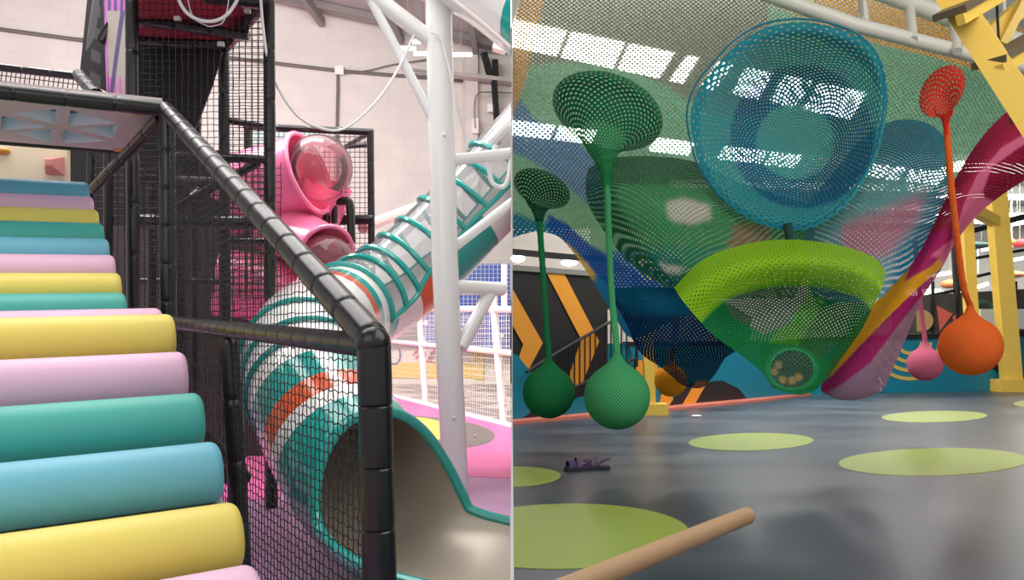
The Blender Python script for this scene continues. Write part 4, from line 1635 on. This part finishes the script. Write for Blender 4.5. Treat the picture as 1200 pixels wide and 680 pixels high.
# 2 - dark green bowl
rg = [([(780, 238), (800, 232), (832, 240), (834, 256), (810, 264), (784, 258)], (206, 196, 184)),
      ([(680, 180), (720, 195), (725, 240), (752, 290), (800, 340), (690, 300)], (40, 112, 72)),
      ([(860, 262), (905, 262), (900, 300), (850, 300)], (140, 110, 80)),
      ([(772, 308), (800, 314), (796, 322), (778, 320)], (214, 206, 190)),
      ([(750, 285), (850, 290), (860, 360), (760, 360)], (46, 130, 96)),
      ([(690, 180), (830, 180), (830, 218), (690, 215)], (44, 98, 66))]
rows = [[(690, 197, 9.5), (712, 186, 9.6), (760, 183, 9.7), (815, 190, 9.8), (870, 215, 9.9), (950, 240, 9.9)],
        [(686, 215, 9.3), (712, 212, 8.95), (760, 212, 8.8), (815, 222, 8.9), (870, 245, 9.3), (955, 262, 9.6)],
        [(690, 240, 9.3), (720, 242, 8.7), (770, 244, 8.55), (825, 252, 8.7), (880, 268, 9.1), (955, 285, 9.4)],
        [(706, 268, 9.3), (735, 275, 8.75), (785, 283, 8.6), (835, 290, 8.75), (880, 298, 9.0), (950, 305, 9.2)],
        [(738, 308, 9.2), (760, 313, 8.8), (800, 322, 8.7), (845, 325, 8.8), (880, 328, 8.9), (940, 330, 9.1)],
        [(800, 350, 9.1), (812, 350, 8.95), (830, 352, 8.9), (855, 350, 8.9), (880, 350, 8.9), (930, 350, 9.0)]]
sheet(rows, 150, 100, polymap((66, 140, 88), rg), blur=5).build('green_bowl', N_mid, ct)

# 3 - right-hand blue bowl
rg = [([(985, 262), (1030, 248), (1085, 225), (1075, 260), (1040, 300), (990, 310)], (184, 116, 140)),
      ([(1095, 150), (1125, 200), (1112, 250), (1075, 310), (1045, 350), (1050, 300), (1085, 250), (1098, 200)], (24, 120, 150)),
      ([(1020, 120), (1125, 130), (1120, 200), (1080, 210), (1020, 190)], (36, 108, 144)),
      ([(930, 240), (1040, 190), (1090, 215), (1040, 245), (960, 280)], (96, 150, 158))]
rows = [[(1000, 172, 10.0), (1030, 148, 9.9), (1060, 140, 9.8), (1090, 146, 9.8), (1112, 165, 9.9)],
        [(975, 205, 9.9), (1020, 185, 9.4), (1060, 178, 9.2), (1092, 182, 9.3), (1115, 198, 9.7)],
        [(945, 240, 9.8), (1000, 225, 9.15), (1050, 218, 8.95), (1088, 220, 9.1), (1110, 232, 9.5)],
        [(925, 280, 9.6), (980, 268, 9.05), (1040, 258, 8.85), (1075, 260, 9.0), (1096, 268, 9.3)],
        [(940, 320, 9.4), (985, 310, 9.05), (1030, 305, 8.9), (1055, 305, 8.95), (1074, 308, 9.15)],
        [(960, 360, 9.2), (985, 355, 9.0), (1010, 352, 8.95), (1030, 350, 8.95), (1045, 348, 9.0)]]
sheet(rows, 130, 100, polymap((96, 150, 168), rg), blur=30).build('blue_bowl', N_mid, ct)

# 4 - teal disc, a shallow bowl with rings
bd = [(805, 130), (809, 165), (820, 198), (845, 232), (878, 255), (915, 266), (945, 264), (972, 250), (998, 226), (1020, 190), (1032, 150), (1036, 105), (1028, 66), (1008, 42), (975, 28), (935, 22), (895, 28), (862, 46), (835, 74), (815, 100)]
rows = []
for f, d in ((1.0, 8.72), (.9, 8.77), (.75, 9.05), (.6, 9.4), (.45, 9.65), (.3, 9.75), (.15, 9.8), (.01, 9.8)):
    cx, cy = 928 + 6 * (1 - f), 148 + 14 * (1 - f)
    rows.append([(cx + (x - 924) * f, cy + (y - 144) * f, d + .25 * (cy - y) / 130 * -1 * f) for x, y in bd])


def disc_col(px, py, u, v):
    r = math.hypot((px - 930), (py - 152)) / 118.0
    r2 = math.hypot((px - 932) / 46.0, (py - 166) / 44.0)
    if r2 < 1:
        return (72, 160, 168)
    if math.hypot((px - 940) / 84.0, (py - 160) / 84.0) < 1:
        return (34, 112, 154)
    return (66, 162, 172) if r < .93 else (48, 142, 158, .2)


sheet(rows, 140, 80, disc_col, closed=True).build('teal_bowl', N_disc, ct)
MB().tube([P(x, y, 8.72 - .25 * (144 - y) / 130 * 1) for x, y, in [q[:2] for q in cr(bd, 80, True)]], .011, 8, False, closed=True).build('teal_rim', mat('teal_yarn', (20, 108, 132), .9), ct)
MB().tube(cr([P(923, 262, 8.9), P(925, 275, 8.9), P(926, 300, 8.95)], 8), .05, 8).build('tether', mat('dark_green_yarn', (22, 66, 60), .9), ct)

# 5 - dark blue bag under the green bowl
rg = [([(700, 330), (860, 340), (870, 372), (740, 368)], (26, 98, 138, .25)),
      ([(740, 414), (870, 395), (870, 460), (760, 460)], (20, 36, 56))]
rows = [[(712, 340, 9.6), (750, 336, 9.2), (800, 340, 9.0), (845, 352, 9.1), (880, 372, 9.3)],
        [(724, 362, 9.5), (760, 358, 9.0), (800, 362, 8.9), (842, 376, 9.0), (878, 396, 9.2)],
        [(737, 386, 9.5), (765, 385, 9.05), (800, 390, 8.9), (838, 400, 9.0), (868, 408, 9.2)],
        [(751, 414, 9.5), (772, 410, 9.15), (802, 412, 9.0), (832, 416, 9.1), (850, 420, 9.2)],
        [(776, 432, 9.4), (788, 434, 9.2), (804, 435, 9.1), (826, 436, 9.15), (840, 436, 9.2)],
        [(797, 450, 9.35), (804, 453, 9.3), (812, 455, 9.25), (820, 455, 9.25), (826, 453, 9.3)]]
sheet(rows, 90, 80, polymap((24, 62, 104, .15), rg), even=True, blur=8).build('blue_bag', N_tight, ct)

# 6 - crimson to mauve train on the right
rg = [([(1150, 230), (1162, 196), (1190, 176), (1230, 150), (1230, 215), (1165, 236)], (150, 30, 62, .3)),
      ([(1090, 300), (1118, 278), (1130, 238), (1145, 205), (1175, 172), (1230, 140), (1230, 215), (1165, 250), (1140, 275), (1118, 305)], PNK + (.35,)),
      ([(1060, 330), (1072, 300), (1082, 275), (1112, 268), (1120, 280), (1092, 312)], (178, 44, 108, .3)),
      ([(1080, 280), (1100, 190), (1140, 130), (1240, 80), (1240, 160), (1140, 215), (1125, 270)], CRIM + (.3,)),
      ([(1080, 306), (1096, 300), (1105, 310), (1094, 322), (1075, 338), (1040, 372), (1005, 408), (975, 440), (968, 440), (960, 430), (1000, 380), (1040, 336)], ORG + (.3,)),
      ([(1120, 300), (1090, 326), (1074, 338), (1040, 372), (1005, 408), (975, 440), (958, 452), (958, 466), (985, 452), (1020, 425), (1050, 385), (1076, 352), (1100, 330)], MAG + (.2,)),
      ([(1066, 295), (1130, 260), (1130, 310), (1060, 320)], PNK)]
rows = [[(1225, 92, 9.2), (1225, 125, 9.0), (1225, 160, 9.0), (1225, 196, 9.3)],
        [(1160, 150, 9.3), (1170, 172, 9.0), (1180, 200, 9.0), (1178, 226, 9.3)],
        [(1122, 205, 9.3), (1132, 215, 9.0), (1142, 232, 9.0), (1146, 252, 9.2)],
        [(1092, 268, 9.2), (1100, 272, 8.95), (1112, 278, 8.9), (1120, 284, 9.1)],
        [(1068, 310, 9.1), (1078, 312, 8.85), (1092, 312, 8.85), (1104, 314, 9.0)],
        [(1030, 350, 9.0), (1050, 350, 8.7), (1068, 350, 8.65), (1082, 348, 8.8)],
        [(995, 392, 8.9), (1018, 395, 8.55), (1042, 398, 8.5), (1062, 396, 8.7)],
        [(968, 432, 8.8), (990, 438, 8.45), (1020, 440, 8.4), (1046, 434, 8.6)],
        [(962, 456, 8.7), (980, 464, 8.5), (1005, 464, 8.45), (1036, 455, 8.6)],
        [(966, 461, 8.8), (982, 468, 8.7), (1004, 469, 8.65), (1028, 461, 8.7)]]
sheet(rows, 80, 190, polymap(MAUV, rg), blur=1, even=True).build('crimson_train', N_tight, ct)

# 7 - lime tunnel: rim band, pouch and round exit hole
hc = (928, 432)


def tun_col(px, py, u, v):
    if v < .30:
        return LIME + (.12,) if v < .27 else (128, 196, 40, .12)
    if math.hypot((px - hc[0]) / 31, (py - hc[1]) / 27) < 1:
        return (46, 148, 92)
    if inpoly(px, py, [(842, 345), (890, 330), (955, 326), (925, 380), (895, 392), (860, 372)]):
        return (92, 120, 96)
    if inpoly(px, py, [(950, 326), (985, 334), (1015, 352), (985, 356), (950, 345)]):
        return (60, 128, 124)
    if inpoly(px, py, [(955, 328), (975, 340), (935, 405), (900, 402)]):
        return (70, 150, 50, .12)
    if inpoly(px, py, [(935, 372), (1000, 350), (990, 400), (950, 430), (925, 410)]):
        return (56, 118, 66, .1)
    return (34, 128, 72, .22)


rows = [[(790, 337, 8.35), (826, 303, 8.45), (880, 285, 8.6), (932, 281, 8.65), (985, 288, 8.6), (1024, 302, 8.5), (1038, 319, 8.4)],
        [(798, 350, 8.05), (838, 325, 8.1), (884, 307, 8.15), (932, 301, 8.15), (986, 306, 8.15), (1024, 322, 8.1), (1034, 336, 8.05)],
        [(816, 372, 8.1), (852, 346, 8.2), (890, 332, 8.25), (934, 326, 8.25), (986, 332, 8.25), (1012, 348, 8.2), (1024, 358, 8.1)],
        [(836, 393, 8.15), (868, 378, 8.55), (900, 368, 8.75), (936, 362, 8.85), (972, 366, 8.75), (998, 376, 8.5), (1010, 386, 8.15)],
        [(862, 412, 8.15), (886, 405, 8.5), (908, 398, 8.7), (934, 394, 8.75), (960, 396, 8.65), (980, 404, 8.45), (992, 412, 8.15)],
        [(888, 432, 8.15), (902, 428, 8.3), (916, 424, 8.4), (934, 422, 8.42), (952, 424, 8.4), (966, 430, 8.3), (975, 436, 8.15)],
        [(904, 450, 8.15), (912, 449, 8.2), (922, 447, 8.22), (934, 446, 8.22), (946, 447, 8.22), (956, 449, 8.2), (963, 450, 8.15)],
        [(915, 458, 8.2), (920, 460, 8.2), (927, 462, 8.2), (936, 463, 8.2), (944, 462, 8.2), (951, 460, 8.2), (956, 457, 8.2)]]
sheet(rows, 130, 120, tun_col, even=True, keep=lambda x, y: math.hypot((x - hc[0]) / 26, (y - hc[1] - 1) / 23) > 1).build('lime_tunnel', N_fine, ct)
MB().tube([P(hc[0] + 26.5 * math.cos(a), hc[1] + 1 + 23.5 * math.sin(a), 8.34 - .12 * math.sin(a)) for a in [2 * math.pi * i / 48 for i in range(48)]], .012, 8, False, closed=True).build('exit_rim', mat('green_yarn', (44, 140, 84), .9), ct)
# pouch wall behind the exit hole
rows = [[(890, 405, 8.95), (930, 398, 9.0), (970, 405, 8.95)], [(892, 430, 8.9), (930, 430, 9.0), (968, 430, 8.9)], [(905, 455, 8.6), (932, 459, 8.6), (958, 455, 8.6)]]
sheet(rows, 40, 40, lambda px, py, u, v: (86, 104, 56) if not any(math.hypot(px - a, py - b) < 4.5 for a, b in ((908, 436), (917, 445), (928, 446), (912, 428), (936, 442))) else (226, 178, 92)).build('pouch_back', N_mid, ct)


# 8 - funnels
def funnel(rings, name, colf, m, nu=72, nv=60):
    rows = []
    for (cx, cy, rx, ry, tilt, d, dd) in rings:
        c, s = math.cos(tilt), math.sin(tilt)
        row = []
        for k in range(16):
            a = 2 * math.pi * k / 16
            x, y = rx * math.cos(a), ry * math.sin(a)
            row.append((cx + x * c - y * s, cy + x * s + y * c, d - dd * math.sin(a)))
        rows.append(row)
    return sheet(rows, nu, nv, colf, closed=True).build(name, m, ct)


T = .35
funnel([(712, 130, 67, 44, T, 9.0, -.45), (711, 132, 64, 41, T, 8.8, -.45), (711, 141, 50, 32, T, 8.75, -.3), (709, 156, 34, 23, .25, 8.7, -.2), (707, 170, 22, 15, .1, 8.65, -.15), (708, 184, 14, 10, 0, 8.65, -.12), (710, 200, 8, 6, 0, 8.65, -.08),
        (711, 220, 5.5, 4, 0, 8.65, -.05)], 'green_funnel', lambda px, py, u, v: (34, 108, 74) if v < .45 else (52, 142, 88), N_mid)
funnel([(635, 221, 35, 21, .42, 9.2, -.4), (635, 222, 33, 19, .42, 9.05, -.4), (634, 229, 24, 14, .35, 9.0, -.3), (632, 238, 15, 9, .2, 9.0, -.15), (632, 248, 8, 6, 0, 9.0, -.1), (632, 262, 4, 3, 0, 9.0, -.05)],
       'small_green_funnel', lambda px, py, u, v: (26, 84, 56), N_mid)
funnel([(1104, 107, 34, 23, -.95, 8.9, .2), (1104, 109, 32, 21, -.95, 8.8, .2), (1105, 114, 26, 17, -1.0, 8.75, .15), (1106, 120, 17, 12, -1.0, 8.75, .1), (1107, 130, 10, 8, 0, 8.75, .08), (1108, 140, 5, 4, 0, 8.75, .05), (1110, 155, 3.2, 3, 0, 8.75, .03)],
       'red_funnel', lambda px, py, u, v: REDC, N_fine)
LGk = LG


# ------------------------------------------------------------------ hanging balls on crochet ropes
def ball(name, lab, c, r, rope, d, col, neck=1.0, dark=None, squash=1.0):
    cen = P(c[0], c[1], d)
    R = r * d / F
    t = thing(name, lab, 'hanging ball', (cen.x, cen.y, cen.z - R), 'crochet balls on ropes')
    m = crochet_mat('yarn_%d' % int(c[0]), R * .055, .3, .6, col, solid=True)
    rows, uvs = [], []
    prof = []
    n = 30
    for i in range(n + 1):
        a = math.pi - (math.pi * .80) * i / n
        prof.append((R * math.sin(a), R * math.cos(a) * squash))
    r1, z1 = prof[-1]
    rr = rope[0] * d / F
    for i in range(1, 11):
        f = i / 10
        prof.append((r1 + (rr - r1) * (1 - (1 - f) ** 2.1), z1 + R * .62 * neck * f))
    ns = 48
    L = 0
    for i, (q, z) in enumerate(prof):
        if i:
            L += math.hypot(q - prof[i - 1][0], z - prof[i - 1][1])
        rows.append([cen + Vector((q * math.cos(2 * math.pi * k / ns), q * math.sin(2 * math.pi * k / ns), z)) for k in range(ns + 1)])
        uvs.append([(2 * math.pi * R * k / ns * round(2 * math.pi / .085) * .085 / (2 * math.pi), L) for k in range(ns + 1)])
    MB().grid(rows, uvs=uvs).build('ball', m, t)
    top = cen + Vector((0, 0, prof[-1][1] - .01))
    pts = [tuple(top)] + [tuple(P(*q)) for q in rope[1]]
    line = [Vector(p) for p in cr(pts, 60)]
    rows, uvs = [], []
    L = 0
    for i, p in enumerate(line):
        if i:
            L += (p - line[i - 1]).length
        w = rr * (1 + .06 * math.sin(i * 1.7))
        rows.append([p + Vector((w * math.cos(2 * math.pi * k / 10), w * math.sin(2 * math.pi * k / 10), 0)) for k in range(11)])
        uvs.append([(k * rr * .63, L) for k in range(11)])
    MB().grid(rows, uvs=uvs).build('rope', m, t)
    return t


ball('hanging_ball', 'large bright green crochet ball hanging lowest, right of the dark green one', (723, 465), 38.5, (4.0, [(716, 330, 8.66), (711, 210, 8.66)]), 8.3, (82, 178, 116))
ball('hanging_ball', 'dark green crochet ball at the left before the orange chevron', (643, 460), 30.5, (3.6, [(637, 330, 9.0), (632, 256, 9.0)]), 9.0, (42, 130, 78))
ball('hanging_ball', 'big bright orange crochet ball on a red rope at the right', (1137, 406), 34, (3.6, [(1128, 330, 8.9), (1116, 230, 8.8), (1109, 146, 8.75)]), 9.0, (252, 118, 56), 1.0)
ball('hanging_ball', 'small pink crochet ball hanging left of the big orange ball', (1084, 427), 19.5, (2.6, [(1079, 360, 12.0), (1076, 322, 11.8), (1072, 280, 11)]), 12.0, (226, 116, 146), 1.1)
ball('hanging_ball', 'amber orange crochet ball half hidden behind the dark blue bag', (786, 446), 19, (3.2, [(790, 400, 11.2), (796, 340, 10.6), (800, 320, 9.9)]), 11.5, (240, 158, 40), .9)

# ------------------------------------------------------------------ wooden stick and sandals in front
M_wood = mat('pale_beech', (158, 126, 92), .5, noise=.1, scale=7)
a, b = P(640, 700, 1.12), P(877, 604, 1.62)
dv = (b - a).normalized()
pr_ = [(-.28, .0178), (0, .0178), ((b - a).length - .008, .0178), ((b - a).length - .002, .0165), ((b - a).length, .013)]
o = MB().tube([a + dv * s_ for s_, r_ in pr_], [r_ for s_, r_ in pr_], 28).build('wooden_stick', M_wood, sharp=50)
prop(o, 'round pale wooden stick poking in from the bottom edge', 'stick')

M_purple = mat('purple_foam', (62, 46, 84), .6, noise=.15, scale=20)
M_strap = mat('mauve_strap', (96, 66, 104), .5)
M_sole = mat('dark_sole', (34, 30, 40), .7)


def sandal(c, ang, lab):
    t = thing('sandal', lab, 'sandal', c, 'purple sandals on the floor')
    R = Matrix.Rotation(ang, 3, 'Z')
    Ls = .31
    outl = [(-.5, .0), (-.46, .13), (-.3, .17), (-.05, .14), (.2, .19), (.4, .18), (.5, .04), (.46, -.1), (.25, -.17), (0, -.13), (-.28, -.15), (-.44, -.12)]
    ol = cr(outl, 40, True)
    q = [Vector(c) + R @ Vector((x * Ls, y * Ls, .003)) for x, y in ol]
    MB().prism(q, (0, 0, .028)).build('sole', M_sole, t, smooth=False)
    q = [Vector(c) + R @ Vector((x * Ls * .95, y * Ls * .93, .032)) for x, y in ol]
    MB().prism(q, (0, 0, .012)).build('footbed', M_purple, t, smooth=False)
    for x0, x1, h, w in ((.12, .38, .10, .036), (-.06, .08, .13, .03)):
        rows = []
        for k in range(13):
            th = math.pi * k / 12
            y = .165 * Ls * math.cos(th)
            z = .035 + (h - .035) * math.sin(th) ** .7
            rows.append([Vector(c) + R @ Vector((x * Ls, y, z)) for x in (x0, (x0 + x1) / 2, x1)])
        rows2 = [[p + Vector((0, 0, .006)) for p in reversed(r)] for r in rows]
        MB().grid([a_ + b_ for a_, b_ in zip(rows, rows2)], closed=True).build('strap', M_strap if x0 < 0 else M_purple, t)
    pts = [Vector(c) + R @ Vector(v) for v in ((-.05 * Ls, .16 * Ls, .05), (-.36 * Ls, .14 * Ls, .10), (-.5 * Ls, 0, .11), (-.36 * Ls, -.14 * Ls, .10), (-.05 * Ls, -.15 * Ls, .05))]
    MB().tube(cr([tuple(p) for p in pts], 24), .009, 8).build('heel_strap', M_strap, t)


sandal(FL(677, 551), math.radians(200), 'purple strappy sandal lying left, nearer the lime circle')
sandal(FL(698, 550), math.radians(175), 'purple strappy sandal lying right of its pair')
o = MB().ell((FL(816, 489).x, FL(816, 489).y, .02), .09, .06, .02, 14, 6).build('paper_scrap', M_white)
prop(o, 'tiny white scrap on the dark floor before the salmon kerb', 'scrap')
